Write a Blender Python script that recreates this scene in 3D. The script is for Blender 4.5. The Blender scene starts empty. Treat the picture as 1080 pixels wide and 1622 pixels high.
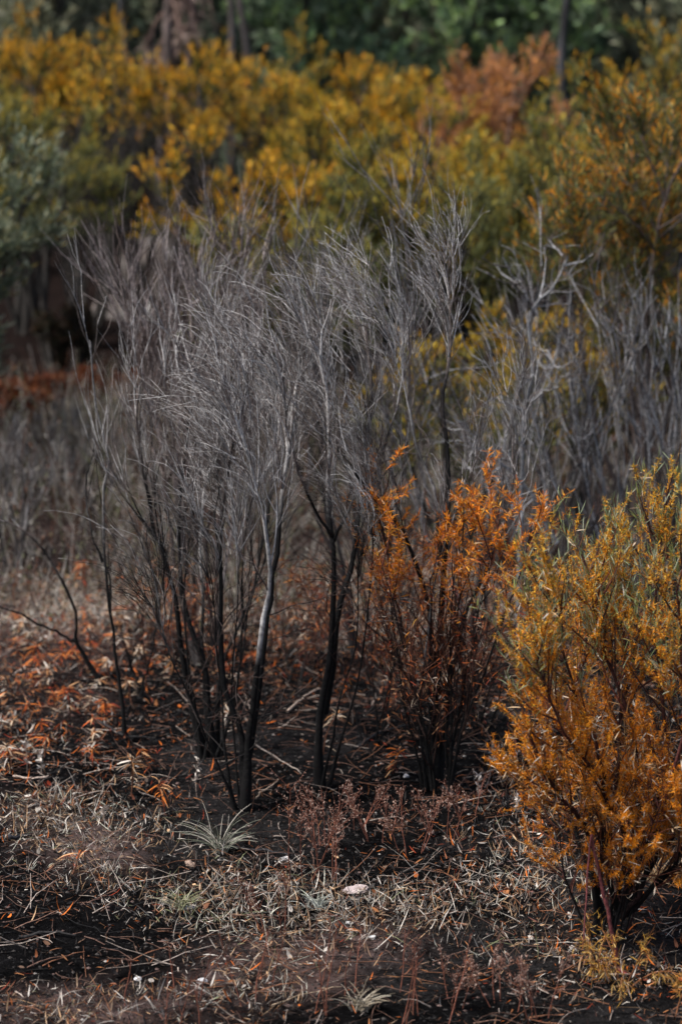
import bpy, math
import numpy as np
from mathutils import Vector

# ------------------------------------------------------------------ camera, sky, sun, exposure
S = bpy.context.scene
COL = S.collection
CAM_H, FPX, HOR = 3.15, 3830.0, 150.0          # eye height (m), focal length in photo pixels, eye level row
PITCH = math.atan((811.0 - HOR) / FPX)

cam_d = bpy.data.cameras.new('camera')
cam = bpy.data.objects.new('camera', cam_d)
COL.objects.link(cam)
cam.location = (0, 0, CAM_H)
cam.rotation_euler = (math.radians(90) - PITCH, 0, 0)
cam_d.sensor_fit = 'VERTICAL'
cam_d.sensor_height = 36.0
cam_d.lens = FPX / 1622.0 * 36.0
cam_d.clip_start = 0.1
cam_d.clip_end = 3000
cam_d.dof.use_dof = True
cam_d.dof.focus_distance = 9.7
cam_d.dof.aperture_fstop = 2.0
cam_d.dof.aperture_blades = 0
S.camera = cam

W = bpy.data.worlds.new('World')
S.world = W
W.use_nodes = True
SUN_EL, SUN_AZ = math.radians(58), math.radians(-112)     # azimuth measured from +Y towards +X
nt = W.node_tree
bg = nt.nodes['Background']
sky = nt.nodes.new('ShaderNodeTexSky')
sky.sky_type = 'NISHITA'
sky.sun_disc = False
sky.sun_elevation = SUN_EL
sky.sun_rotation = SUN_AZ
sky.air_density = 1.0
sky.dust_density = 4.5
sky.ozone_density = 1.0
nt.links.new(sky.outputs['Color'], bg.inputs['Color'])
bg.inputs['Strength'].default_value = 0.05

sd = bpy.data.lights.new('sun', 'SUN')
sd.energy = 1.5
sd.angle = math.radians(10)
sd.color = (1.0, 0.965, 0.92)
sun = bpy.data.objects.new('sun', sd)
COL.objects.link(sun)
sv = Vector((math.sin(SUN_AZ) * math.cos(SUN_EL), math.cos(SUN_AZ) * math.cos(SUN_EL), math.sin(SUN_EL)))
sun.rotation_euler = sv.to_track_quat('Z', 'Y').to_euler()
sun.location = (0, 0, 30)

S.view_settings.view_transform = 'Standard'
S.view_settings.look = 'None'
S.view_settings.gamma = 1.0
S.view_settings.use_curve_mapping = False
S.view_settings.exposure = 1.5
S.render.engine = 'CYCLES'
S.cycles.max_bounces = 4
S.cycles.diffuse_bounces = 2
S.cycles.glossy_bounces = 2
S.cycles.transmission_bounces = 3
S.cycles.use_denoising = True
S.cycles.sample_clamp_indirect = 4.0

# ------------------------------------------------------------------ helpers
def RNG(s):
    return np.random.default_rng(s)

def ss(a, b, x):
    t = np.clip((np.asarray(x, float) - a) / (b - a), 0, 1)
    return t * t * (3 - 2 * t)

def nrm(v):
    return v / np.maximum(np.linalg.norm(v, axis=-1, keepdims=True), 1e-9)

def _hash(ix, iy, s):
    h = (ix.astype(np.int64) * 374761393 + iy.astype(np.int64) * 668265263 + s * 974711) & 0xffffffff
    h = ((h ^ (h >> 13)) * 1274126177) & 0xffffffff
    return ((h ^ (h >> 16)) & 0xffff) / 65535.0

def noise2(x, y, s=0):
    x = np.asarray(x, float); y = np.asarray(y, float)
    ix = np.floor(x); iy = np.floor(y)
    fx = x - ix; fy = y - iy
    fx = fx * fx * (3 - 2 * fx); fy = fy * fy * (3 - 2 * fy)
    a = _hash(ix, iy, s); b = _hash(ix + 1, iy, s); c = _hash(ix, iy + 1, s); d = _hash(ix + 1, iy + 1, s)
    return (a * (1 - fx) + b * fx) * (1 - fy) + (c * (1 - fx) + d * fx) * fy

def fbm(x, y, s=0, o=4):
    v = 0; a = 0.5; f = 1.0
    for k in range(o):
        v = v + a * noise2(x * f, y * f, s + 17 * k); a *= 0.5; f *= 2.03
    return v

def height(x, y):
    x = np.asarray(x, float); y = np.asarray(y, float)
    near = 0.12 * (fbm(x * 0.7 + 5, y * 0.7, 3) - 0.47) + 0.05 * (fbm(x * 4, y * 4, 8, 3) - 0.44) + 0.022 * (fbm(x * 15, y * 15, 9, 2) - .37)
    far = 0.02 * np.maximum(y - 24, 0) + 0.10 * np.maximum(y - 55, 0) + 0.6 * (fbm(x * .06, y * .06, 4) - .47) * ss(22, 40, y)
    return near + far

CP, SP = math.cos(PITCH), math.sin(PITCH)
def ray(px, py):
    u = (px - 540.0) / FPX; v = (811.0 - py) / FPX
    return np.array([u, CP + v * SP, -SP + v * CP])
def at(px, py, d):                      # world point on the ray of that photo pixel at ground distance d
    r = ray(px, py); k = d / r[1]
    return np.array([0, 0, CAM_H]) + r * k
def gnd(px, py):
    z = 0.0
    for _ in range(4):
        r = ray(px, py); k = (z - CAM_H) / r[2]
        p = np.array([0, 0, CAM_H]) + r * k
        z = float(height(p[0], p[1]))
    return np.array([p[0], p[1], z])
def proj(P):                            # world -> photo pixel, used only to lay out the patches of the ground
    P = np.asarray(P, float)
    x = P[..., 0]; y = P[..., 1]; z = P[..., 2] - CAM_H
    f = y * CP - z * SP; v = y * SP + z * CP
    f = np.maximum(f, 0.1)
    return 540 + FPX * x / f, 811 - FPX * v / f

class Geo:
    def __init__(s):
        s.v = []; s.q = []; s.t = []; s.c = []; s.n = 0
    def add(s, v, c, q=None, t=None):
        v = np.asarray(v, np.float32).reshape(-1, 3)
        c = np.broadcast_to(np.asarray(c, np.float32), v.shape)
        s.v.append(v); s.c.append(c)
        if q is not None: s.q.append(np.asarray(q, np.int32).reshape(-1, 4) + s.n)
        if t is not None: s.t.append(np.asarray(t, np.int32).reshape(-1, 3) + s.n)
        s.n += len(v)
    def mesh(s, name, mat, smooth=True, origin=(0, 0, 0)):
        me = bpy.data.meshes.new(name)
        v = np.concatenate(s.v) - np.asarray(origin, np.float32)
        c = np.concatenate(s.c)
        q = np.concatenate(s.q) if s.q else np.zeros((0, 4), np.int32)
        t = np.concatenate(s.t) if s.t else np.zeros((0, 3), np.int32)
        me.vertices.add(len(v)); me.vertices.foreach_set('co', v.astype(np.float32).ravel())
        idx = np.concatenate([q.ravel(), t.ravel()]).astype(np.int32)
        me.loops.add(len(idx)); me.loops.foreach_set('vertex_index', idx)
        st = np.concatenate([np.arange(len(q)) * 4, len(q) * 4 + np.arange(len(t)) * 3]).astype(np.int32)
        me.polygons.add(len(st)); me.polygons.foreach_set('loop_start', st)
        me.polygons.foreach_set('use_smooth', np.full(len(st), smooth))
        me.update(calc_edges=True)
        a = me.attributes.new('col', 'FLOAT_COLOR', 'POINT')
        a.data.foreach_set('color', np.concatenate([c, np.ones((len(c), 1), np.float32)], 1).astype(np.float32).ravel())
        me.materials.append(mat)
        return me
    def obj(s, name, mat, parent=None, kind=None, smooth=True, origin=(0, 0, 0)):
        o = bpy.data.objects.new(name, s.mesh(name, mat, smooth, origin))
        COL.objects.link(o)
        if parent is not None: o.parent = parent
        if kind: o['kind'] = kind
        return o

def tubes(g, P, R, sides, C):
    """n polylines of k points -> tapering tubes."""
    P = np.asarray(P, float); n, k, _ = P.shape
    T = nrm(np.gradient(P, axis=1))
    chord = nrm(P[:, -1] - P[:, 0])
    ref = np.where(np.abs(chord[:, 2:3]) > 0.8, np.array([[1.0, 0.3, 0]]), np.array([[0, 0, 1.0]]))
    U = nrm(np.cross(T, ref[:, None, :])); V = np.cross(T, U)
    a = np.arange(sides) * 2 * math.pi / sides
    ring = U[:, :, None, :] * np.cos(a)[None, None, :, None] + V[:, :, None, :] * np.sin(a)[None, None, :, None]
    vv = P[:, :, None, :] + ring * np.asarray(R)[:, :, None, None]
    C = np.broadcast_to(np.asarray(C, float), (n, k, 3))
    cc = np.broadcast_to(C[:, :, None, :], (n, k, sides, 3)).reshape(-1, 3)
    base = np.arange(n)[:, None, None] * k * sides + np.arange(k - 1)[None, :, None] * sides
    j = np.arange(sides)[None, None, :]; j2 = (j + 1) % sides
    q = np.stack(np.broadcast_arrays(base + j, base + j2, base + sides + j2, base + sides + j), -1)
    g.add(vv, cc, q=q)

def leaves(g, pos, d, L, Wd, C, curl=0.0, rng=None, lite=False, side=None):
    n = len(pos)
    if n == 0: return
    d = nrm(d)
    if side is None: side = rng.normal(size=(n, 3))
    s = nrm(np.cross(d, side)); nn = np.cross(s, d)
    L = np.broadcast_to(L, n)[:, None]; Wd = np.broadcast_to(Wd, n)[:, None]; curl = np.broadcast_to(curl, n)[:, None]
    def pt(t): return pos + d * L * t * (1 - 0.25 * np.abs(curl) * t) + nn * curl * L * t * t
    C = np.broadcast_to(C, (n, 3))
    if lite:
        m = pt(0.45)
        v = np.stack([pos, m - s * Wd * .5, m + s * Wd * .5, pt(1.0)], 1)
        b = np.arange(n)[:, None] * 4
        g.add(v, np.repeat(C, 4, 0), t=np.concatenate([b + np.array([[0, 1, 2]]), b + np.array([[1, 3, 2]])]))
    else:
        a = pt(0.3); m = pt(0.68)
        v = np.stack([pos, a - s * Wd * .5, a + s * Wd * .5, m - s * Wd * .42, m + s * Wd * .42, pt(1.0)], 1)
        b = np.arange(n)[:, None] * 6
        g.add(v, np.repeat(C, 6, 0), q=b + np.array([[1, 3, 4, 2]]),
              t=np.concatenate([b + np.array([[0, 1, 2]]), b + np.array([[3, 5, 4]])]))

def sample(P, idx, t):
    k = P.shape[1]
    f = np.clip(t, 0, 0.9999) * (k - 1); i = f.astype(int); w = (f - i)[:, None]
    a = P[idx, i]; b = P[idx, i + 1]
    return a * (1 - w) + b * w, nrm(b - a)

def grow(P, n, rng, t=(0.3, 1.0), ang=(20, 40), L=(0.3, 0.5), k=7, up=0.05, wind=(0, 0, 0), jit=0.10, tpow=1.0, taperlen=0.4, flat=1.0):
    """n child shoots on the given parents: (points, parent index, position along parent)."""
    ln = np.linalg.norm(np.diff(P, axis=1), axis=2).sum(1)
    idx = rng.choice(len(P), n, p=ln / ln.sum())
    tt = t[0] + (t[1] - t[0]) * rng.random(n) ** tpow
    pos, tan = sample(P, idx, tt)
    r = rng.normal(size=(n, 3)); r[:, 1] *= flat
    perp = nrm(r - tan * (r * tan).sum(1, keepdims=True))
    a = np.radians(rng.uniform(*ang, n))[:, None]
    d = nrm(np.cos(a) * tan + np.sin(a) * perp)
    LL = rng.uniform(*L, n) * (1 - taperlen * tt)
    st = (LL / (k - 1))[:, None]
    out = [pos]; wind = np.asarray(wind, float) * rng.uniform(-.35, 1.9, (n, 1))
    for i in range(k - 1):
        f = (i + 1) / (k - 1)
        d = nrm(d + np.array([0, 0, up]) + wind * f * f * 1.6 + rng.normal(size=(n, 3)) * jit * np.where(rng.random((n, 1)) < .10, 2.4, .8))
        pos = pos + d * st
        out.append(pos)
    return np.stack(out, 1), idx, tt

def smooth_path(pts, k, rng=None, jit=0.0):
    pts = np.asarray(pts, float)
    p = np.concatenate([[2 * pts[0] - pts[1]], pts, [2 * pts[-1] - pts[-2]]])
    m = len(pts) - 1
    f = np.linspace(0, m - 1e-6, k); i = f.astype(int); t = (f - i)[:, None]
    p0, p1, p2, p3 = p[i], p[i + 1], p[i + 2], p[i + 3]
    o = 0.5 * (2 * p1 + (p2 - p0) * t + (2 * p0 - 5 * p1 + 4 * p2 - p3) * t ** 2 + (3 * p1 - p0 - 3 * p2 + p3) * t ** 3)
    if rng is not None and jit: o[1:] += rng.normal(size=(k - 1, 3)) * jit
    return o

def trace(px, d0, d1, k=16, rng=None, jit=0.004):
    n = len(px)
    return smooth_path([at(x, y, d0 + (d1 - d0) * (i / (n - 1)) ** 1.3) for i, (x, y) in enumerate(px)], k, rng, jit)

def empty(name, loc, label, cat, group=None):
    o = bpy.data.objects.new(name, None); COL.objects.link(o)
    o.location = [float(c) for c in loc]
    o.empty_display_size = 0.1
    o['label'] = label; o['category'] = cat
    if group: o['group'] = group
    return o
def tag(o, label, cat, group=None):
    o['label'] = label; o['category'] = cat
    if group: o['group'] = group
    return o

# ------------------------------------------------------------------ materials
def new_mat(name):
    m = bpy.data.materials.new(name); m.use_nodes = True
    for n in list(m.node_tree.nodes): m.node_tree.nodes.remove(n)
    return m, m.node_tree
def plant_mat(name, trans=0.25, rough=0.6, var=0.25, spec=0.3, scale=60, bump=0.0):
    m, t = new_mat(name); N = t.nodes.new; K = t.links.new
    out = N('ShaderNodeOutputMaterial'); p = N('ShaderNodeBsdfPrincipled')
    a = N('ShaderNodeAttribute'); a.attribute_name = 'col'
    tc = N('ShaderNodeTexCoord'); nz = N('ShaderNodeTexNoise'); nz.inputs['Scale'].default_value = scale; nz.inputs['Detail'].default_value = 3
    K(tc.outputs['Object'], nz.inputs['Vector'])
    mr = N('ShaderNodeMapRange'); mr.inputs['From Min'].default_value = .25; mr.inputs['From Max'].default_value = .75
    mr.inputs['To Min'].default_value = 1 - var; mr.inputs['To Max'].default_value = 1 + var
    K(nz.outputs['Fac'], mr.inputs['Value'])
    mx = N('ShaderNodeMix'); mx.data_type = 'RGBA'; mx.blend_type = 'MULTIPLY'; mx.inputs['Factor'].default_value = 1
    K(a.outputs['Color'], mx.inputs['A']); K(mr.outputs['Result'], mx.inputs['B'])
    K(mx.outputs['Result'], p.inputs['Base Color'])
    p.inputs['Roughness'].default_value = rough
    p.inputs['Specular IOR Level'].default_value = spec
    if bump:
        b = N('ShaderNodeBump'); b.inputs['Strength'].default_value = bump; b.inputs['Distance'].default_value = .004
        K(nz.outputs['Fac'], b.inputs['Height']); K(b.outputs['Normal'], p.inputs['Normal'])
    if trans:
        tr = N('ShaderNodeBsdfTranslucent'); ms = N('ShaderNodeMixShader'); ms.inputs['Fac'].default_value = trans
        K(mx.outputs['Result'], tr.inputs['Color']); K(p.outputs['BSDF'], ms.inputs[1]); K(tr.outputs['BSDF'], ms.inputs[2])
        K(ms.outputs['Shader'], out.inputs['Surface'])
    else:
        K(p.outputs['BSDF'], out.inputs['Surface'])
    return m
M_LEAF = plant_mat('leaf', 0.3, 0.6, 0.18, 0.25, 40)
M_DRY = plant_mat('dry_leaf', 0.12, 0.7, 0.25, 0.15, 50)
M_BARK = plant_mat('bark', 0.0, 0.75, 0.6, 0.25, 55, bump=1.0)
M_STONE = plant_mat('pale_stone', 0.0, 0.85, 0.3, 0.2, 30, bump=0.8)

def ground_mat():
    m, t = new_mat('burnt_soil'); N = t.nodes.new; K = t.links.new
    out = N('ShaderNodeOutputMaterial'); p = N('ShaderNodeBsdfPrincipled')
    a = N('ShaderNodeAttribute'); a.attribute_name = 'col'
    tc = N('ShaderNodeTexCoord')
    n1 = N('ShaderNodeTexNoise'); n1.inputs['Scale'].default_value = 14; n1.inputs['Detail'].default_value = 8; n1.inputs['Roughness'].default_value = .7
    n2 = N('ShaderNodeTexNoise'); n2.inputs['Scale'].default_value = 70; n2.inputs['Detail'].default_value = 6; n2.inputs['Roughness'].default_value = .75
    K(tc.outputs['Object'], n1.inputs['Vector']); K(tc.outputs['Object'], n2.inputs['Vector'])
    r1 = N('ShaderNodeMapRange'); r1.inputs['From Min'].default_value = .32; r1.inputs['From Max'].default_value = .68; r1.inputs['To Min'].default_value = .12; r1.inputs['To Max'].default_value = 1.7
    r2 = N('ShaderNodeMapRange'); r2.inputs['From Min'].default_value = .3; r2.inputs['From Max'].default_value = .7; r2.inputs['To Min'].default_value = .45; r2.inputs['To Max'].default_value = 1.45
    K(n1.outputs['Fac'], r1.inputs['Value']); K(n2.outputs['Fac'], r2.inputs['Value'])
    mm = N('ShaderNodeMath'); mm.operation = 'MULTIPLY'; K(r1.outputs['Result'], mm.inputs[0]); K(r2.outputs['Result'], mm.inputs[1])
    mx = N('ShaderNodeMix'); mx.data_type = 'RGBA'; mx.blend_type = 'MULTIPLY'; mx.inputs['Factor'].default_value = 1
    K(a.outputs['Color'], mx.inputs['A']); K(mm.outputs['Value'], mx.inputs['B'])
    K(mx.outputs['Result'], p.inputs['Base Color'])
    p.inputs['Roughness'].default_value = .95; p.inputs['Specular IOR Level'].default_value = .03
    ad = N('ShaderNodeMath'); ad.operation = 'ADD'; K(n1.outputs['Fac'], ad.inputs[0]); K(n2.outputs['Fac'], ad.inputs[1])
    b = N('ShaderNodeBump'); b.inputs['Strength'].default_value = 1.0; b.inputs['Distance'].default_value = .03
    K(ad.outputs['Value'], b.inputs['Height']); K(b.outputs['Normal'], p.inputs['Normal'])
    K(p.outputs['BSDF'], out.inputs['Surface'])
    return m
M_GROUND = ground_mat()

CHAR = np.array([.0055, .0052, .0055]); GREY = np.array([.47, .455, .45]); DBROWN = np.array([.075, .045, .035])
ORANGE = np.array([.66, .25, .02]); YELLOW = np.array([.62, .36, .05]); OLIVE = np.array([.13, .14, .045])
BLUEGR = np.array([.15, .20, .15]); TAN = np.array([.48, .31, .18]); RUST = np.array([.40, .11, .03])
DRED = np.array([.17, .030, .015]); PALE = np.array([.50, .46, .41]); SOIL = np.array([.30, .20, .18]); ASH = np.array([.16, .15, .15])

def mixcol(n, rng, cols, w, v=0.22):
    cols = np.asarray(cols); w = np.asarray(w, float)
    i = rng.choice(len(cols), n, p=w / w.sum())
    return cols[i] * (1 + v * rng.normal(size=(n, 1))).clip(.45, 1.7)

# ------------------------------------------------------------------ ground patches (in photo rows and columns of the bare plain)
def blob(px, py, x, y, sx, sy):
    return np.exp(-(((px - x) / sx) ** 2 + ((py - y) / sy) ** 2))
def soil_map(px, py, X, Y):
    """0 = burnt black, 1 = bare pinkish earth."""
    s = -.05 + .7 * blob(px, py, 430, 1530, 120, 40) + .8 * blob(px, py, 170, 1345, 70, 40) + .6 * blob(px, py, 130, 1600, 210, 35)
    s += .5 * blob(px, py, 560, 1490, 90, 35) + .6 * blob(px, py, 60, 980, 200, 60) + .5 * blob(px, py, 700, 960, 200, 90) + .55 * blob(px, py, 120, 720, 300, 60)
    s += .30 * blob(px, py, 30, 1290, 120, 60) + .25 * blob(px, py, 100, 1130, 150, 50) + .35 * ss(980, 760, py)
    s += .10 * blob(px, py, 900, 1450, 150, 120)
    s -= .5 * blob(px, py, 420, 1230, 260, 110) + .4 * blob(px, py, 720, 1180, 120, 90)
    nz = (fbm(X * 3.3, Y * 2.2, 21) - .47) * 1.6 + .9 * (fbm(X * 11, Y * 8, 22) - .47)
    s = s + nz * np.clip(s + .12, .1, .6)
    return np.clip(s, 0, 1)
def pale_map(px, py, X, Y):
    """how thickly pale litter lies."""
    s = 0.22 + .8 * blob(px, py, 150, 1310, 190, 60) + .9 * blob(px, py, 390, 1440, 210, 65) + .42 * blob(px, py, 860, 1400, 170, 100)
    s += .22 * blob(px, py, 650, 1450, 160, 60) + .8 * blob(px, py, 100, 960, 220, 50) + .6 * blob(px, py, 650, 960, 200, 90) + .3 * blob(px, py, 900, 1570, 200, 60)
    s += .5 * blob(px, py, 800, 1240, 60, 90) + .35 * blob(px, py, 60, 1180, 100, 60)
    s -= .6 * blob(px, py, 420, 1220, 290, 110) + .3 * blob(px, py, 700, 1220, 130, 90) + .3 * blob(px, py, 640, 1590, 180, 60) + .35 * blob(px, py, 60, 1480, 110, 60)
    s += .35 * blob(px, py, 200, 1600, 330, 40) + .3 * blob(px, py, 470, 1540, 140, 50)
    s += 0.7 * (fbm(X * 3.1, Y * 2.2, 33) - .47)
    return np.clip(s, 0.05, 1)

def build_ground():
    def axis(*segs):
        v = []
        for a, b, n in segs: v.append(np.linspace(a, b, n, endpoint=False))
        return np.concatenate(v)
    x = axis((-900, -60, 14), (-60, -8, 26), (-8, -3, 26), (-3, 3, 150), (3, 8, 26), (8, 60, 26), (60, 901, 15))
    y = axis((-60, 4, 16), (4, 7, 20), (7, 15, 230), (15, 26, 70), (26, 60, 60), (60, 200, 30), (200, 1200, 20))
    X, Y = np.meshgrid(x, y)
    Z = height(X, Y)
    Z = np.where(Y > 100, Z.clip(None, 40), Z)
    px, py = proj(np.stack([X, Y, Z], -1))
    soil = soil_map(px, py, X, Y)[..., None]
    fine = fbm(X * 9, Y * 9, 5)[..., None]
    black = CHAR * (0.8 + 1.2 * fine)
    earth = SOIL * (0.25 + 1.3 * fine)
    ashy = ASH * (.5 + fine)
    c = black * (1 - soil) + earth * soil
    ga = (0.2 * ss(.5, .62, fbm(X * 1.7 + 9, Y * 1.3, 51)))[..., None]
    c = c * (1 - ga * .6) + ashy * ga * .6
    red = ss(17, 20, Y)[..., None]
    c = c * (1 - red) + (np.array([.022, .014, .012]) * (.3 + fine)) * red
    n, m = X.shape
    i = np.arange(n - 1)[:, None] * m + np.arange(m - 1)[None, :]
    q = np.stack([i, i + 1, i + m + 1, i + m], -1)
    g = Geo(); g.add(np.stack([X, Y, Z], -1), c.reshape(-1, 3), q=q)
    o = g.obj('ground', M_GROUND, kind='structure')
    o['label'] = 'burnt black and pinkish earth of the scrubland floor'
build_ground()

def zone_points(n, rng, y0, y1, margin=0.9):
    y = np.sqrt(rng.uniform(y0 ** 2, y1 ** 2, n))
    x = rng.uniform(-1, 1, n) * (0.142 * y + margin)
    z = height(x, y)
    P = np.stack([x, y, z], 1)
    px, py = proj(P)
    return P, px, py

def build_litter():
    rng = RNG(11)
    P, px, py = zone_points(400000, rng, 6.7, 16.0, .4)
    pm = pale_map(px, py, P[:, 0], P[:, 1])
    drift = ss(.36, .58, fbm(P[:, 0] * 6, P[:, 1] * 4.5, 91))
    keep = rng.random(len(P)) < (0.06 + .66 * pm) * (.35 + .75 * drift)
    P, px, py, pm = P[keep], px[keep], py[keep], pm[keep]
    n = len(P)
    rusty = np.clip(.34 + .6 * blob(px, py, 100, 1100, 200, 120) + .55 * blob(px, py, 1000, 1480, 160, 140) + .4 * blob(px, py, 200, 1200, 200, 60) + .35 * blob(px, py, 500, 1110, 250, 50) + .4 * blob(px, py, 450, 1030, 300, 60) + .3 * blob(px, py, 700, 1300, 150, 80), 0, .9)
    u = rng.random(n)
    c_pale = mixcol(n, rng, [PALE * 1.15, TAN, [.40, .36, .32], [.30, .21, .14], [.20, .13, .09]], [3.5, 3, 4, 3.5, 2])
    c_rust = mixcol(n, rng, [[.52, .13, .02], [.36, .15, .06], [.22, .035, .015], [.18, .08, .045]], [4, 4, 2, 3])
    c_dark = mixcol(n, rng, [[.035, .03, .028], [.075, .055, .045], CHAR * 1.4], [3, 2, 4])
    is_pale = u < pm * .62
    is_dark = (~is_pale) & (rng.random(n) < .80 - .5 * rusty)
    C = np.where(is_pale[:, None], c_pale, np.where(((rng.random(n) < rusty) & ~is_dark)[:, None], c_rust, np.where(is_dark[:, None], c_dark, c_rust * .35 + c_pale * .12)))
    az = rng.uniform(0, 2 * math.pi, n); el = rng.normal(.10, .32, n)
    d = np.stack([np.cos(az) * np.cos(el), np.sin(az) * np.cos(el), np.sin(el)], 1)
    side = np.stack([rng.normal(0, .35, n), rng.normal(0, .35, n), np.ones(n)], 1)
    L = .008 + .062 * rng.random(n) ** 2.3; Wd = np.where(rng.random(n) < .07, L * rng.uniform(.2, .4, n), L * rng.uniform(.045, .11, n)); L = np.where(Wd > .19 * L, L * .55, L)
    P[:, 2] += .004 + .022 * rng.random(n)
    g = Geo(); cu = rng.normal(0, .55, n)
    for lt in (True, False):
        m = (L < .024) == lt
        leaves(g, P[m], d[m], L[m], Wd[m], C[m], cu[m], rng, lite=lt, side=side[m])
    o = g.obj('leaf_litter', M_DRY, kind='stuff')
    tag(o, 'fallen narrow dry leaves littering the burnt ground', 'leaf litter')
    # fine fallen twigs
    P, px, py = zone_points(5500, rng, 6.7, 15, .4)
    n = len(P); az = rng.uniform(0, 2 * math.pi, n); d = np.stack([np.cos(az), np.sin(az), rng.normal(.12, .18, n)], 1); L = rng.uniform(.05, .28, n) ** 1.0
    P[:, 2] += .006; pts = [P]; p = P
    for i in range(4):
        d = nrm(d + rng.normal(0, .14, (n, 3)) + np.array([0, 0, -.05])); p = p + d * (L / 4)[:, None]; pts.append(p)
    g = Geo(); tubes(g, np.stack(pts, 1), np.linspace(.0022, .0010, 5)[None] * rng.uniform(.6, 1.5, (n, 1)), 3, mixcol(n, rng, [CHAR * 1.4, [.14, .08, .06], [.36, .30, .26], [.20, .09, .05]], [5, 4, 2, 2])[:, None])
    o = g.obj('twig_litter', M_BARK, kind='stuff')
    tag(o, 'thin broken twigs scattered over the burnt ground', 'twigs')
    # crumbs of ash and charcoal
    P, px, py = zone_points(16000, rng, 6.7, 13, .4)
    n = len(P); g = Geo()
    s = rng.uniform(.003, .011, n)[:, None, None] * np.array([1, 1, .6])
    base = np.array([[1, 0, 0], [-1, 0, 0], [0, 1, 0], [0, -1, 0], [0, 0, 1], [0, 0, -1]], float)
    v = P[:, None, :] + base[None] * s * rng.uniform(.6, 1.4, (n, 6, 1))
    C = mixcol(n, rng, [CHAR, [.05, .045, .042], SOIL * .4, [.30, .28, .26]], [7, 4, 1.2, .12])
    t = np.array([[0, 2, 4], [2, 1, 4], [1, 3, 4], [3, 0, 4]])
    g.add(v, np.repeat(C, 6, 0), t=(np.arange(n)[:, None, None] * 6 + t[None]))
    o = g.obj('charcoal_crumbs', M_STONE, kind='stuff', smooth=False)
    tag(o, 'small crumbs of charcoal, ash and clay on the burnt ground', 'charcoal')
    # short dry grass
    P, px, py = zone_points(40000, rng, 6.8, 16.5)
    pm = pale_map(px, py, P[:, 0], P[:, 1])
    keep = (rng.random(len(P)) < np.clip(pm - .3, 0, 1) * 1.1)
    P, pm = P[keep], pm[keep]
    n = len(P); reps = 3
    P = np.repeat(P, reps, 0) + rng.normal(0, .014, (n * reps, 3)) * np.array([1, 1, 0]); n = len(P)
    d = np.stack([rng.normal(0, .75, n), rng.normal(0, .75, n), np.full(n, .75)], 1)
    C = mixcol(n, rng, [PALE * 1.15, TAN, [.50, .50, .42], [.33, .23, .15], [.24, .26, .14]], [6, 3, 3, 2, 1])
    g = Geo(); leaves(g, P, d, rng.uniform(.02, .055, n) + .10 * rng.random(n) ** 4, rng.uniform(.0015, .0036, n), C, rng.normal(0, .6, n), rng)
    o = g.obj('dry_grass', M_DRY, kind='stuff')
    tag(o, 'short pale dry grass sprouting in patches between the litter', 'grass')
build_litter()

def build_undergrowth():
    rng = RNG(12)
    P, px, py = zone_points(22000, rng, 13.6, 24.0, .7)
    dens = fbm(P[:, 0] * 2.2, P[:, 1] * 1.6, 77)
    keep = rng.random(len(P)) < (1 - .6 * ss(.2, 1.2, P[:, 0])) * (.08 + .75 * ss(.36, .58, dens)) * (.25 + .75 * ss(13.6, 15.6, P[:, 1]))
    P = P[keep]; n = len(P)
    d = nrm(np.stack([rng.normal(0, .28, n), rng.normal(0, .28, n), np.ones(n)], 1))
    L = rng.uniform(.12, .68, n) * (.3 + .7 * ss(13.6, 17, P[:, 1])) * (.6 + .8 * noise2(P[:, 0] * 1.5, P[:, 1] * 1.5, 5))
    k = 4; pts = [P]; p = P
    for i in range(k - 1):
        d = nrm(d + rng.normal(0, .16, (n, 3))); p = p + d * (L / (k - 1))[:, None]; pts.append(p)
    P3 = np.stack(pts, 1)
    C = mixcol(n, rng, [[.26, .235, .21], [.11, .08, .06], [.19, .08, .045], [.40, .375, .34], [.16, .17, .09]], [4, 4, 2, 4, 2])
    g = Geo()
    tubes(g, P3, np.linspace(.0042, .0016, k)[None, :] * rng.uniform(.6, 1.5, (n, 1)), 3, C[:, None, :] * np.linspace(.8, 1.15, k)[None, :, None])
    ch, idx, tt = grow(P3, n, rng, (.25, 1), (20, 60), (.06, .20), 3, .1, jit=.15)
    tubes(g, ch, np.linspace(.002, .0008, 3)[None, :] * np.ones((len(ch), 1)), 3, C[idx][:, None, :])
    m = n * 4; idx = rng.integers(0, n, m)
    pos, tan = sample(P3, idx, rng.random(m) * .9)
    pos = pos + rng.normal(0, .03, (m, 3))
    Cl = mixcol(m, rng, [[.27, .24, .20], [.11, .08, .06], [.21, .07, .03], [.17, .18, .09], [.42, .40, .36]], [4, 5, 3, 2.4, 3])
    leaves(g, pos, tan + rng.normal(0, .8, (m, 3)), rng.uniform(.02, .06, m), rng.uniform(.005, .012, m), Cl, 0, rng, lite=True)
    o = g.obj('dry_undergrowth', M_DRY, kind='stuff')
    tag(o, 'low grey-brown dead undergrowth covering the clearing behind the burnt shrubs', 'undergrowth')
build_undergrowth()

# ------------------------------------------------------------------ burnt bare shrubs
def char_col(P, z0, rng, hc, soft=.35, grey=GREY, v=.2, low=CHAR):
    """bark colour: charred low down, weathered grey above."""
    n, k, _ = P.shape
    h = P[..., 2] - z0 + (noise2(P[..., 0] * 9, P[..., 2] * 6, 3) - .5) * .8 + rng.normal(0, .12, (n, 1))
    f = ss(hc - soft, hc + soft, h)[..., None]
    tone = np.where(rng.random((n, 1, 1)) < .5, np.array([.34, .29, .27]), 1.0 + .25 * rng.normal(size=(n, 1, 1)))
    g = grey * tone.clip(.25, 1.6) * (.75 + .5 * noise2(P[..., 0] * 25, P[..., 2] * 9, 9))[..., None]
    return low * (1 - f) + g * f

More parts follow.
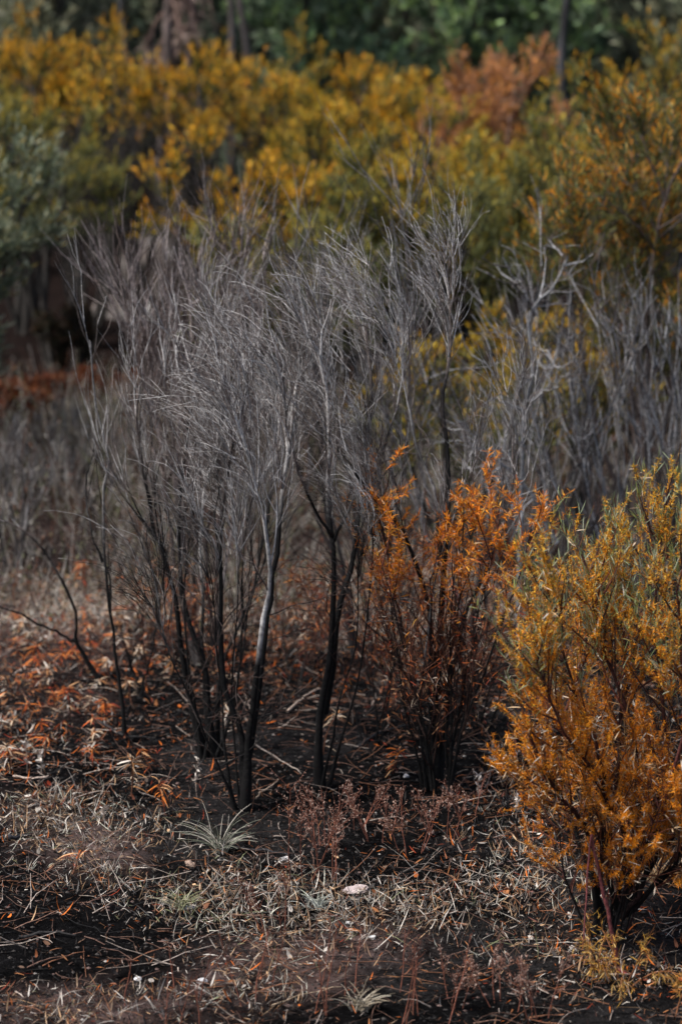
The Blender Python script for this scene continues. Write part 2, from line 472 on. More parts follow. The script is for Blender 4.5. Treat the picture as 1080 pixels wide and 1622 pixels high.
def fan(base, h, n, rng, spread=.35, lean=(0, 0), r0=.014, k=14, bend=.25):
    out = []
    for i in range(n):
        a = rng.uniform(0, 2 * math.pi); s = spread * math.sqrt(rng.random())
        d = np.array([math.cos(a) * s + lean[0], math.sin(a) * s + lean[1], 1.0]); d /= np.linalg.norm(d)
        L = h * rng.uniform(.7, 1.0); p = np.array(base, float) + np.array([math.cos(a), math.sin(a), 0]) * .05
        pts = [p]; 
        for j in range(k - 1):
            d = nrm(d + rng.normal(0, .07, 3) + np.array([0, 0, bend * .1])); p = p + d * L / (k - 1); pts.append(p)
        out.append((np.array(pts), r0 * rng.uniform(.7, 1.15), r0 * .25))
    return out

def bare_shrub(name, label, cat, base, stems, seed, hc=1.15, n1=9, n2=60, n3=230, L1=(.35, .6), L2=(.22, .42), L3=(.20, .38), wind=(-.12, 0, 0), up=.10,
               grey=GREY, t1=(.35, 1), group=None, r_tw=.0014, ang=(10, 30), jit=.075, low=CHAR, tips=.0008, extra=None, side=0):
    """stems: list of (points[k,3], base radius, tip radius). Every stem carries its own branches and twigs."""
    rng = RNG(seed)
    root = empty(name, base, label, cat, group); z0 = base[2]
    keepk = [0, 1, 3, 4, 6, 7] if base[1] < 12.4 else [0, 2, 4, 7]
    if extra: stems = list(stems) + fan(base, extra[1], extra[0], rng, extra[2], extra[3], .0075)
    for P, r0, r1 in stems:
        k = len(P); P = P[None]
        rad = (r0 + (r1 - r0) * np.linspace(0, 1, k) ** .8)[None] * (1 + .08 * rng.normal(size=(1, k)))
        rad[0, 0] *= 1.7; rad[0, 1] *= 1.2; hcs = hc + rng.normal(.18, .25)
        g = Geo(); tubes(g, P, rad, 8, char_col(P, z0, rng, hcs, grey=grey * .75, low=low, soft=.22))
        so = g.obj('stem', M_BARK, root, origin=base)
        Ls = np.linalg.norm(np.diff(P[0], axis=0), axis=1).sum()
        m1 = max(3, int(n1 * Ls / 2))
        A, ia, ta = grow(P, m1, rng, t1, ang, L1, 9, up, np.array(wind) * .5, jit, .8)
        ra = np.interp(ta, np.linspace(0, 1, k), rad[0]) * .55
        ra = np.minimum(ra, .008)
        ka = list(range(9)) if base[1] < 12.4 else [0, 3, 6, 8]
        A9 = A; A = A[:, ka]
        g = Geo(); tubes(g, A, ra[:, None] * np.linspace(1, .3, len(ka))[None], 5 if base[1] < 12.4 else 4, char_col(A, z0, rng, hcs, grey=grey, low=low))
        if side:
            Sd, _, _ = grow(P, side, rng, (.08, .55), (35, 80), (.25, .75), 9, .03, (0, 0, 0), .16)
            Se, _, _ = grow(Sd, side * 4, rng, (.2, 1), (20, 50), (.10, .30), 6, .03, (0, 0, 0), .14)
            tubes(g, Sd, np.linspace(.0028, .0010, 9)[None] * rng.uniform(.6, 1.3, (len(Sd), 1)), 4, char_col(Sd, z0, rng, .75, grey=np.array([.17, .14, .13]), low=CHAR * 1.5))
            tubes(g, Se, np.linspace(.0014, .0007, 6)[None] * np.ones((len(Se), 1)), 3, char_col(Se, z0, rng, .65, grey=np.array([.22, .17, .15]), low=np.array([.05, .03, .025])))
        g.obj('branches', M_BARK, so, 'stuff', origin=base)
        A = A9
        top = P[:, k // 2:]
        top = np.stack([np.stack([np.interp(np.linspace(0, 1, 9), np.linspace(0, 1, top.shape[1]), top[0, :, c]) for c in range(3)], -1)])
        AA = np.concatenate([A, top])
        B, ib, tb = grow(AA, max(6, int(n2 * Ls / 2)), rng, (.3, 1), (ang[0] * .7, ang[1] * 1.15), L2, 8, up, np.array(wind) * .8, jit, .8)
        B = B[:, keepk]; kb = len(keepk)
        g = Geo(); tubes(g, B, np.linspace(r_tw * 1.7, r_tw * .8, kb)[None] * rng.uniform(.7, 1.2, (len(B), 1)), 3, char_col(B, z0, rng, hc + .05, grey=grey, low=low * 1.5))
        C_, ic, tc = grow(B, max(10, int(n3 * Ls / 2)), rng, (.2, 1), (6, 24), L3, 8, up * .4, wind, jit * 1.2, .8)
        C_ = C_[:, keepk]; kk = len(keepk)
        tubes(g, C_, np.linspace(r_tw, tips, kk)[None] * rng.uniform(.7, 1.25, (len(C_), 1)), 3, char_col(C_, z0, rng, hc + .05, grey=grey, low=low * 1.8))
        g.obj('twigs', M_BARK, so, 'stuff', origin=base)
    return root

def make_traced(specs, rng):
    """specs: list of (pixel path, depth start, depth end, r0, r1)."""
    return [(trace(px, d0, d1, 16, rng), r0, r1) for px, d0, d1, r0, r1 in specs]

r = RNG(101)
b = gnd(333, 1200); D = b[1]
bare_shrub('burnt_shrub', 'many-stemmed burnt shrub with a pale mass of twigs, charred trunks in black ash', 'shrub', b, make_traced([
    ([(328, 1200), (303, 1120), (286, 1030), (283, 960), (262, 890), (240, 820), (228, 740), (216, 670), (222, 600)], D, D - .15, 0.0180, .005),
    ([(340, 1205), (326, 1080), (312, 1020), (292, 960), (284, 870), (287, 780), (297, 690), (304, 620), (306, 570)], D, D + .2, 0.0180, .005),
    ([(344, 1180), (352, 1060), (372, 1010), (398, 940), (420, 850), (430, 780), (438, 700)], D + .05, D + .5, 0.0098, .004),
    ([(330, 1150), (322, 1050), (321, 960), (318, 880), (322, 790), (345, 700), (350, 620), (356, 560)], D + .1, D + .7, 0.0098, .004),
], r), 201, wind=(.05, 0, -.01), n1=11, n2=34, n3=180, hc=1.2, t1=(.5, 1), side=6, L1=(.35, .7), L2=(.2, .4), L3=(.15, .36), extra=(4, 1.7, .26, (.10, .08)))
b = gnd(390, 1282); D = b[1]
bare_shrub('burnt_shrub', 'burnt shrub whose forked black trunks rise in front, twigs arching over to one side', 'shrub', b, make_traced([
    ([(391, 1284), (384, 1180), (371, 1130), (353, 1060), (352, 960), (350, 860), (357, 760), (376, 680), (390, 610)], D, D + .1, 0.0180, .005),
    ([(388, 1280), (396, 1160), (406, 1080), (414, 1000), (428, 920), (420, 830), (398, 740), (375, 660)], D, D - .1, 0.0172, .005),
    ([(392, 1200), (420, 1010), (431, 940), (440, 860), (446, 780), (460, 690), (468, 620), (474, 560)], D + .15, D + .6, 0.0156, .006),
], r), 202, wind=(-.20, 0, -.10), n1=12, n2=48, n3=230, hc=1.15, t1=(.52, 1), side=6, L1=(.3, .6), L2=(.2, .4), L3=(.2, .46), extra=(3, 1.6, .28, (.0, .05)))
b = gnd(507, 1245); D = b[1]
bare_shrub('burnt_shrub', 'burnt shrub with one straight black trunk and a leaning grey one, drooping pale crown', 'shrub', b, make_traced([
    ([(507, 1247), (505, 1180), (513, 1100), (525, 1020), (527, 900), (521, 800), (522, 700), (516, 620), (506, 560)], D, D, 0.0213, .006),
    ([(512, 1130), (531, 1000), (546, 930), (560, 880), (571, 790), (579, 700), (588, 620), (584, 560), (578, 510)], D + .05, D + .4, 0.0172, .005),
    ([(525, 850), (495, 800), (470, 740), (454, 670), (446, 600)], D, D - .2, .007, .003),
    ([(527, 860), (560, 790), (590, 740), (625, 660), (640, 580)], D, D + .1, .007, .003),
], r), 203, wind=(-.20, 0, -.09), n1=11, n2=44, n3=210, hc=1.35, t1=(.52, 1), side=5, L1=(.3, .55), L2=(.2, .36), L3=(.2, .44), extra=(2, 1.6, .3, (.03, .08)))
b = gnd(686, 1246); D = b[1]
bare_shrub('burnt_shrub', 'tall burnt shrub standing inside the scorched orange bush, twigs swept sideways at the top', 'shrub', b, make_traced([
    ([(682, 1248), (684, 1100), (684, 1000), (672, 930), (642, 850), (606, 800), (560, 750)], D, D - .1, 0.0172, .005),
    ([(690, 1246), (694, 1080), (700, 950), (712, 800), (709, 720), (700, 640), (708, 590), (714, 530), (712, 480)], D, D + .35, 0.0180, .005),
    ([(694, 1240), (715, 1080), (740, 960), (780, 880), (808, 800), (812, 700)], D, D + .3, .014, .003),
    ([(700, 880), (685, 780), (655, 690), (640, 600), (625, 500)], D, D + .2, .009, .003),
], r), 204, wind=(-.15, 0, -.01), n1=11, n2=34, n3=180, hc=1.3, t1=(.58, 1), side=3, L1=(.3, .65), L2=(.2, .4), L3=(.15, .36), extra=(2, 1.5, .32, (.05, .05)))
b = gnd(200, 1176); D = b[1]
bare_shrub('burnt_sapling', 'thin burnt sapling with a pale broken tip beside the many-stemmed shrub', 'shrub', b, make_traced([
    ([(203, 1180), (195, 1130), (184, 1040), (177, 980), (166, 900), (163, 800), (172, 720), (152, 640), (143, 540)], D, D, 0.0098, .004),
    ([(163, 890), (142, 830), (137, 760), (150, 700), (140, 640)], D, D + .1, .005, .002),
], r), 205, n1=6, n2=12, n3=20, hc=1.3, L1=(.3, .6), wind=(-.03, 0, 0))
b = gnd(160, 1090); D = b[1]
bare_shrub('burnt_sapling', 'bent charred sapling forking towards the edge of the picture above the rust seedlings', 'shrub', b, make_traced([
    ([(165, 1092), (142, 1050), (121, 1016), (121, 985), (108, 935), (75, 880), (38, 838), (-20, 815)], D, D - .1, .014, .004),
    ([(120, 1014), (92, 1003), (55, 985), (0, 960), (-60, 945)], D, D - .15, .008, .004),
], r), 206, n1=3, n2=5, n3=10, hc=1.0, L1=(.2, .4), t1=(.6, 1))
b = gnd(225, 1105)
bare_shrub('burnt_sapling', 'little charred forked stump with short twigs between the sapling and the shrub', 'stump', b, make_traced([
    ([(222, 1105), (218, 1080), (208, 1060), (205, 1035)], b[1], b[1], .012, .006),
    ([(224, 1100), (228, 1075), (240, 1040), (248, 990), (250, 950)], b[1], b[1], .010, .003),
], r), 207, n1=4, n2=6, n3=8, hc=2.0, L1=(.15, .3))

# further burnt shrubs, behind
BACK = [  # base pixel (x, row on the plain), distance-derived height, stems, wind, label, tint
    (325, 1050, 2.95, 8, (.06, 0, 0), 'fine brownish bare shrub rising behind the many-stemmed burnt shrub', [.36, .31, .30], .20),
    (575, 1040, 3.2, 5, (-.03, 0, 0), 'tall wispy bare shrub whose topmost shoots stand against the yellow wattles', [.27, .255, .25], .26),
    (745, 1020, 2.7, 6, (-.13, 0, 0), 'bare grey shrub with thick combed twigs behind the scorched orange bush', [.40, .39, .395], .34),
    (895, 1000, 1.75, 5, (-.03, 0, -.03), 'dense bare grey shrub above the middle of the near yellow bush', [.40, .40, .41], .36),
    (985, 1010, 2.6, 6, (-.02, 0, .0), 'bare grey shrub with tall upright shoots behind the near yellow bush', [.42, .42, .43], .30),
    (1075, 990, 2.5, 5, (-.05, 0, 0), 'bare grey shrub cut by the picture edge behind the near yellow bush', [.40, .40, .41], .34),
    (20, 905, 1.15, 6, (.03, 0, .05), 'low pale dead shrub at the edge of the clearing', [.27, .26, .26], .40),
    (820, 930, 2.2, 5, (-.06, 0, 0), 'blurred grey bare shrub behind the gnarled pale tree', [.24, .24, .25], .36),
    (640, 960, 1.9, 4, (-.05, 0, 0), 'short grey bare shrub between the leaning grey trunk and the scorched bush', [.26, .25, .25], .30),
]
for i, (x, y, h, n, wd, lab, tint, spr) in enumerate(BACK):
    b = gnd(x, y); rr = RNG(300 + i); q = .9 if i == 0 else (.4 if i == 1 else .27)
    bare_shrub('bare_shrub', lab, 'shrub', b, fan(b, h * .80, n, rr, spr), 320 + i, hc=.45, n1=12, n2=int(70 * q), n3=int(190 * q), wind=wd, grey=np.array(tint),
               L1=(.16 * h, .27 * h), L2=(.10 * h, .19 * h), L3=(.09 * h, .17 * h), r_tw=.0025, group='bare grey shrubs behind the burnt ones', low=np.array([.05, .045, .045]))
CLR = [(35, 830, .75, 'pale twiggy dead bush in the clearing near the picture edge'), (95, 800, .7, 'grey dead bush in the clearing behind the bent sapling'), (150, 850, .6, 'grey dead bush in the clearing behind the thin sapling'), (215, 790, .65, 'grey dead bush deep in the clearing left of the burnt shrubs'),
       (60, 760, .8, 'far grey dead bush in front of the dark red bushes'), (270, 830, .6, 'grey dead bush seen through the many-stemmed shrub'), (350, 800, .6, 'grey dead bush seen between the front black trunks'), (450, 820, .6, 'grey dead bush seen between the front and the straight black trunks'), (-10, 870, .7, 'pale dead bush cut by the picture edge in the clearing'),
       (600, 830, .6, 'grey dead bush seen beyond the leaning grey trunk'), (120, 740, .7, 'far grey dead bush at the back of the clearing')]
for i, (x, y, h, lab) in enumerate(CLR):
    b = gnd(x, y); rr = RNG(360 + i)
    bare_shrub('dead_bush', lab, 'bush', b, fan(b, h * .75, 6, rr, .5, r0=.007), 370 + i, hc=-.2, n1=16, n2=50, n3=60, wind=(.0, 0, .03), grey=np.array([.33, .315, .305]), L1=(.2 * h, .4 * h), L2=(.14 * h, .3 * h), L3=(.1 * h, .22 * h), r_tw=.0026, t1=(.15, 1), group='grey dead bushes in the clearing')
b = gnd(826, 1030); D = b[1]
bare_shrub('gnarled_tree', 'gnarled pale dead tree with crooked forked limbs between bare shrubs', 'tree', b, make_traced([
    ([(826, 1032), (822, 940), (824, 820), (826, 720), (831, 650), (846, 580), (836, 525), (846, 480), (880, 455), (897, 405)], D, D, 0.0174, 0.0056),
    ([(846, 500), (838, 480), (815, 455), (808, 420)], D, D - .1, 0.0074, 0.0031),
    ([(832, 650), (805, 640), (780, 632), (765, 640)], D, D - .2, 0.0074, 0.0031),
    ([(831, 640), (858, 622), (868, 610)], D, D - .1, 0.0062, 0.0031),
    ([(826, 735), (800, 728), (785, 728)], D, D - .1, 0.0062, 0.0037),
    ([(880, 860), (850, 800), (818, 757), (780, 725), (738, 697)], D - .2, D - .5, 0.0105, 0.0050),
    ([(842, 600), (815, 590), (798, 570), (782, 575)], D, D + .1, 0.0062, 0.0025),
], r), 340, hc=.2, n1=9, n2=34, n3=60, L1=(.25, .5), L2=(.2, .35), L3=(.12, .3), wind=(0, 0, 0), up=.02, grey=np.array([.38, .38, .39]), jit=.18, ang=(30, 65), r_tw=.003, t1=(.2, 1))

# ------------------------------------------------------------------ scorched bush (dead orange leaves)
def hang_leaves(g, P, n, rng, cols, w, L=(.04, .09), Wd=(.004, .009), t=(.2, 1), droop=.3, curl=.35, lite=False, spread=.8, upw=0.0):
    idx = rng.integers(0, len(P), n); tt = rng.uniform(*t, n)
    pos, tan = sample(P, idx, tt)
    d = tan * .6 + rng.normal(0, spread, (n, 3)) + np.array([0, 0, upw - droop])
    C = mixcol(n, rng, cols, w) if not callable(cols) else cols(pos, tt, rng)
    leaves(g, pos, d, rng.uniform(*L, n), rng.uniform(*Wd, n), C, rng.normal(0, curl, n), rng, lite=lite)

def scorched_bush():
    rng = RNG(401); b = gnd(696, 1256)
    root = empty('scorched_bush', b, 'scorched bush with orange upper leaves and dark red dead leaves on black stems', 'bush')
    st = fan(b, 1.42, 8, rng, .17, (-.01, 0), .008) + fan(b, .95, 3, rng, .5, (0, -.05), .005)
    allA = []
    for P, r0, r1 in st:
        k = len(P); g = Geo()
        tubes(g, P[None], (r0 + (r1 - r0) * np.linspace(0, 1, k))[None], 6, char_col(P[None], b[2], rng, 1.3, grey=np.array([.10, .05, .04])))
        so = g.obj('stem', M_BARK, root, origin=b)
        A, ia, ta = grow(P[None], 11, rng, (.2, 1), (16, 36), (.25, .5), 8, .09, (0, 0, 0), .08)
        B, ib, tb = grow(A, 45, rng, (.15, 1), (20, 55), (.12, .28), 6, .03, (0, 0, 0), .1)
        g = Geo()
        tubes(g, A, np.linspace(.0042, .0018, 8)[None] * np.ones((len(A), 1)), 4, char_col(A, b[2], rng, 1.0, grey=np.array([.15, .055, .035]), low=np.array([.03, .016, .013])))
        tubes(g, B, np.linspace(.0019, .0009, 6)[None] * np.ones((len(B), 1)), 3, char_col(B, b[2], rng, .8, grey=np.array([.22, .09, .05]), low=np.array([.045, .02, .016])))
        g.obj('twigs', M_BARK, so, 'stuff', origin=b)
        allA.append(B)
    T = np.concatenate(allA)
    def cols(pos, tt, rng):
        n = len(pos); h = pos[:, 2] - b[2]
        hi = mixcol(n, rng, [[.86, .32, .02], [.78, .21, .015], [.78, .42, .07], [.70, .50, .32]], [6, 4, 2, .8])
        lo = mixcol(n, rng, [[.40, .11, .03], [.30, .05, .02], [.38, .20, .10], [.56, .45, .36]], [4, 2.0, 3, 1.8])
        f = (rng.random(n) < ss(.75, 1.25, h + rng.normal(0, .12, n)))[:, None]
        return np.where(f, hi, lo)
    h = T[:, -1, 2] - b[2]
    hiT = T[h > 1.02]
    g = Geo()
    hang_leaves(g, hiT, 8000, rng, cols, None, (.012, .042), (.002, .0042), (0, 1), .0, .5, spread=.7, upw=.15)
    hang_leaves(g, T, 1500, rng, cols, None, (.022, .06), (.0025, .005), (0, 1), .25, .45)
    g.obj('dead_leaves', M_LEAF, root, 'stuff', origin=b)
scorched_bush()

def small_scorched(x, y, h, n, seed, label, lo=True, nl=500):
    rng = RNG(seed); b = gnd(x, y)
    root = empty('scorched_bush', b, label, 'bush', 'small scorched bushes around the burnt shrubs')
    T = []
    for P, r0, r1 in fan(b, h, n, rng, .4, (0, 0), .006):
        k = len(P); g = Geo()
        tubes(g, P[None], (r0 + (r1 - r0) * np.linspace(0, 1, k))[None], 5, char_col(P[None], b[2], rng, .8, grey=np.array([.13, .06, .045])))
        so = g.obj('stem', M_BARK, root, origin=b)
        A, _, _ = grow(P[None], 8, rng, (.2, 1), (18, 42), (.25, .5), 7, .05, (0, 0, 0), .1)
        B, _, _ = grow(A, 22, rng, (.2, 1), (18, 42), (.12, .26), 6, .05, (0, 0, 0), .1)
        g = Geo()
        tubes(g, A, np.linspace(.003, .0014, 7)[None] * np.ones((len(A), 1)), 4, mixcol(len(A), rng, [[.05, .025, .02], [.10, .04, .03]], [1, 1])[:, None])
        tubes(g, B, np.linspace(.0015, .0008, 6)[None] * np.ones((len(B), 1)), 3, mixcol(len(B), rng, [[.10, .04, .03], [.16, .07, .05]], [1, 1])[:, None])
        g.obj('twigs', M_BARK, so, 'stuff', origin=b); T.append(B)
    g = Geo()
    hang_leaves(g, np.concatenate(T), nl, rng, [[.30, .09, .03], DRED, [.34, .18, .10], [.46, .36, .28], [.45, .18, .05]], [4, 2, 3, 1.5, 2], (.03, .07), (.004, .007))
    g.obj('dead_leaves', M_DRY, root, 'stuff', origin=b)
small_scorched(590, 1180, .95, 5, 411, 'brown twiggy scorched bush between the straight black trunk and the orange bush', nl=700)
small_scorched(760, 1150, .95, 4, 412, 'sparse rust-brown scorched bush between the orange bush and the near yellow one', nl=600)
small_scorched(462, 1085, .55, 5, 413, 'low rusty scorched bush behind the black trunks', nl=700)
small_scorched(255, 1085, .5, 4, 414, 'low rusty scorched bush behind the thin broken-tipped sapling', nl=500)
small_scorched(640, 1060, .75, 4, 415, 'rust-leaved scorched bush behind the brown twiggy one', nl=700)

# ------------------------------------------------------------------ near yellow wattle
def near_wattle():
    rng = RNG(501); b = gnd(962, 1490)
    root = empty('wattle_bush', b, 'near bush of orange-yellow tufts and grey-green leaves on dark red stems', 'bush')
    D = b[1]
    tr = [([(945, 1480), (948, 1400), (952, 1320), (955, 1250), (945, 1180), (908, 1090), (884, 1000), (868, 930)], D, D - .2),
          ([(975, 1440), (960, 1380), (962, 1290), (950, 1230), (915, 1190), (868, 1110), (850, 1050)], D, D - .35),
          ([(985, 1450), (1000, 1360), (1010, 1250), (1000, 1150), (960, 1030), (940, 960), (925, 880)], D, D + .1),
          ([(980, 1455), (1010, 1370), (1040, 1270), (1050, 1150), (1040, 1000), (1042, 900), (1040, 820)], D, D + .2),
          ([(985, 1440), (1030, 1370), (1080, 1300), (1120, 1180), (1110, 1030), (1100, 930)], D, D - .1),
          ([(975, 1450), (985, 1330), (975, 1200), (990, 1080), (985, 990), (972, 900)], D, D + .35),
          ([(990, 1450), (1060, 1380), (1120, 1330), (1190, 1220), (1210, 1060)], D, D + .2),
          ([(950, 1470), (930, 1330), (905, 1280), (872, 1240), (850, 1190)], D, D - .3),
          ([(985, 1450), (1040, 1400), (1075, 1350), (1100, 1290), (1110, 1220)], D, D - .3),
          ([(985, 1455), (1020, 1390), (1060, 1250), (1085, 1120), (1075, 1000), (1080, 900)], D, D - .35),
          ([(960, 1460), (920, 1350), (900, 1260), (898, 1130), (918, 1030), (915, 940)], D, D + .3)]
    T = []
    for px, d0, d1 in tr:
        P = trace(px, d0, d1, 16, rng, .006)[None]
        g = Geo()
        tubes(g, P, np.linspace(.0115, .003, 16)[None], 7, char_col(P, b[2], rng, .45, grey=np.array([.10, .035, .03])))
        so = g.obj('stem', M_BARK, root, origin=b)
        A, _, _ = grow(P, 22, rng, (.2, 1), (18, 48), (.22, .48), 8, .07, (0, 0, 0), .07)
        B, _, _ = grow(np.concatenate([A, np.stack([np.stack([np.interp(np.linspace(.5, 1, 8), np.linspace(0, 1, 16), P[0, :, c]) for c in range(3)], -1)])]), 150, rng, (.05, 1), (15, 42), (.10, .28), 6, .12, (0, 0, 0), .07, .7)
        g = Geo()
        tubes(g, A, np.linspace(.0045, .0018, 8)[None] * np.ones((len(A), 1)), 4, mixcol(len(A), rng, [[.10, .03, .02], [.06, .03, .025]], [1, 1])[:, None])
        tubes(g, B, np.linspace(.002, .0009, 6)[None] * np.ones((len(B), 1)), 3, mixcol(len(B), rng, [[.22, .09, .04], [.28, .15, .05]], [1, 1])[:, None])
        g.obj('twigs', M_BARK, so, 'stuff', origin=b)
        T.append(B)
    for P, r0, r1 in fan(b, .75, 9, rng, .55, (.05, -.05), .006):
        P = P[None]; k = P.shape[1]
        g = Geo(); tubes(g, P, np.linspace(r0, .0015, k)[None], 6, char_col(P, b[2], rng, .5, grey=np.array([.16, .07, .06])))
        so = g.obj('stem', M_BARK, root, origin=b)
        A, _, _ = grow(P, 12, rng, (.2, 1), (25, 60), (.15, .4), 7, .03, (0, 0, 0), .1)
        B, _, _ = grow(A, 36, rng, (.2, 1), (20, 50), (.08, .2), 6, .03, (0, 0, 0), .1)
        g = Geo(); tubes(g, A, np.linspace(.0028, .0012, 7)[None] * np.ones((len(A), 1)), 4, mixcol(len(A), rng, [[.08, .03, .025], [.14, .05, .03]], [1, 1])[:, None])
        tubes(g, B, np.linspace(.0014, .0007, 6)[None] * np.ones((len(B), 1)), 3, mixcol(len(B), rng, [[.14, .06, .035], [.2, .1, .05]], [1, 1])[:, None])
        g.obj('twigs', M_BARK, so, 'stuff', origin=b); T.append(B)
    T = np.concatenate(T); h = T[:, -1, 2] - b[2]
    T = T[h > .22]; h = T[:, -1, 2] - b[2]
    # orange tufts: rows of small curly blades along the twigs
    g = Geo()
    pick = T[rng.random(len(T)) < .5]
    def oc(pos, tt, rng):
        n = len(pos); hh = (pos[:, 2] - b[2])[:, None]
        c = mixcol(n, rng, [[.88, .46, .03], [.86, .52, .06], [.82, .60, .18], [.66, .50, .08]], [5, 4, 2, 1.6], .2)
        lowc = mixcol(n, rng, [[.84, .32, .012], [.72, .22, .012], [.66, .40, .14]], [4, 2.6, 1.0], .2)
        return np.where(rng.random((n, 1)) < ss(.7, 2.1, hh), c, lowc)
    hang_leaves(g, pick, 125000, rng, oc, None, (.006, .020), (.0016, .0034), (.05, .97), -.05, .8, spread=.85, lite=True)
    g.obj('orange_tufts', M_LEAF, root, 'stuff', origin=b)
    g = Geo()
    hi = T[(h > 1.05)]
    hang_leaves(g, hi, 4800, rng, [[.30, .36, .22], [.26, .30, .09], [.42, .46, .33], [.14, .18, .08]], [3, 3, 1.6, 2.5], (.03, .075), (.0020, .0038), (.3, 1), -.55, .2, spread=.42)
    g.obj('green_leaves', M_LEAF, root, 'stuff', origin=b)
    g = Geo()
    hang_leaves(g, T, 1400, rng, [[.58, .46, .33], [.60, .54, .46], [.45, .30, .16]], [3, 2, 3], (.025, .06), (.0022, .0048), (0, 1), .3, .5)
    lowT = T[h < 1.0]
    hang_leaves(g, lowT, 2200, rng, [[.50, .36, .22], [.60, .52, .42], [.38, .16, .05]], [3, 2, 3], (.025, .065), (.0022, .0048), (0, 1), .4, .5)
    g.obj('dry_leaves', M_DRY, root, 'stuff', origin=b)
near_wattle()

# ------------------------------------------------------------------ wattle trees and green trees behind
def leafy_tree(name, label, cat, base, h, seed, nstem=5, spread=.45, palette=None, n1=11, n2=26, nleaf=15000, L1=(.5, .9), L2=(.25, .55), lf=(.05, .10), lw=(.008, .014),
               r0=.05, bare=.3, group=None, lean=(0, 0), stemcol=(.05, .045, .04), upw=.35, stemgrey=None, trunk='trunk', scale1=1.0, tmin=.35):
    rng = RNG(seed)
    root = empty(name, base, label, cat, group)
    TW = []
    for P, ra, rb in fan(base, h * .80, nstem, rng, spread, lean, r0, 12):
        k = len(P); P = P[None]
        g = Geo(); tubes(g, P, (ra + (rb - ra) * np.linspace(0, 1, k))[None], 7, np.array(stemcol) * (1 + .2 * rng.normal()))
        so = g.obj(trunk, M_BARK, root, origin=base)
        A, ia, ta = grow(P, n1, rng, (tmin, 1), (22, 55), np.array(L1) * h / 3.6 * scale1, 8, .05, (0, 0, 0), .09, .8, .35)
        B, ib, tb = grow(A, n1 * n2 // 2, rng, (.25, 1), (18, 45), np.array(L2) * (h / 3.6) ** .5, 6, .10, (0, 0, 0), .08, .7)
        g = Geo()
        tubes(g, A[:, [0, 2, 4, 7]], np.linspace(.3, .1, 4)[None] * np.full((len(A), 1), ra), 4, np.array(stemcol))
        B4 = B[::2] if h > 5 else B
        tubes(g, B4[:, [0, 3, 5]], np.linspace(.0038, .0015, 3)[None] * np.ones((len(B4), 1)), 3, np.array(stemcol) * 1.3)
        g.obj('branches', M_BARK, so, 'stuff', origin=base)
        TW.append(B)
    T = np.concatenate(TW)
    idx = rng.integers(0, len(T), nleaf); tt = rng.uniform(.0, 1, nleaf)
    pos, tan = sample(T, idx, tt)
    ctr = np.array([base[0] + lean[0] * h * .5, base[1], base[2] + h * .55])
    twh = (T[:, -1, 2] - base[2]) / h
    out = np.linalg.norm((T[:, -1] - ctr) / np.array([h * .45, h * .45, h * .5]), axis=1)
    C = palette(rng, nleaf, tt, twh[idx], out[idx], pos, idx)
    d = tan * 1.0 + rng.normal(0, .5, (nleaf, 3)) + np.array([0, 0, upw])
    keep = (pos[:, 2] - base[2]) > bare * h * rng.uniform(.86, 1.1, nleaf)
    g = Geo()
    leaves(g, pos[keep], d[keep], rng.uniform(*lf, keep.sum()), rng.uniform(*lw, keep.sum()), C[keep], 0, rng, lite=True)
    g.obj('foliage', M_LEAF, root, 'stuff', origin=base)
    return root

def pal(flower, leaf, amount, top=.5, vv=.2):
    flower = np.asarray(flower); leaf = np.asarray(leaf)
    def f(rng, n, tt, th, out, pos, idx):
        tw = np.random.default_rng(7).random(100000)[idx]                  # some twigs flower, others do not
        p = amount * ss(top - .35, top + .25, th) * ss(.2, .8, tt) * (.45 + .9 * tw)
        fl = flower[rng.integers(0, len(flower), n)]; le = leaf[rng.integers(0, len(leaf), n)]
        return np.where((rng.random(n) < p)[:, None], fl, le) * (1 + vv * rng.normal(size=(n, 1))).clip(.5, 1.6)
    return f
P_WAT = pal([[.74, .36, .02], [.72, .43, .03], [.70, .46, .06], [.64, .28, .015]], [[.10, .11, .03], [.15, .15, .035], [.055, .07, .03], [.22, .19, .025]], 1.2, .56)
P_YEL = pal([[.56, .37, .03], [.50, .38, .06], [.62, .32, .02]], [[.15, .165, .04], [.20, .21, .05], [.09, .11, .04], [.17, .18, .08]], 1.1, .54)
P_GRN = pal([[.46, .33, .04], [.40, .35, .07]], [[.16, .18, .07], [.21, .23, .10], [.12, .13, .045], [.24, .25, .10]], .7, .55)
P_BLU = pal([[.42, .45, .33], [.40, .30, .08]], [[.27, .32, .21], [.19, .24, .14], [.38, .42, .30], [.11, .14, .07]], .5, .45)
P_PNK = pal([[.62, .27, .08], [.66, .30, .05], [.56, .30, .18]], [[.42, .20, .09], [.30, .14, .07], [.46, .26, .15]], .95, .4)
P_DRK = pal(1.45 * np.array([[.11, .15, .10], [.13, .17, .10]]), 1.45 * np.array([[.065, .09, .068], [.09, .115, .08], [.055, .07, .055]]), .6, .5)
P_LIT = pal(1.45 * np.array([[.26, .38, .16], [.30, .40, .15]]), 1.45 * np.array([[.16, .23, .14], [.11, .16, .10], [.21, .26, .17]]), .7, .55)
P_OLV = pal(1.45 * np.array([[.26, .28, .18], [.32, .30, .18]]), 1.45 * np.array([[.18, .20, .14], [.22, .22, .16], [.13, .14, .10]]), .6, .55)

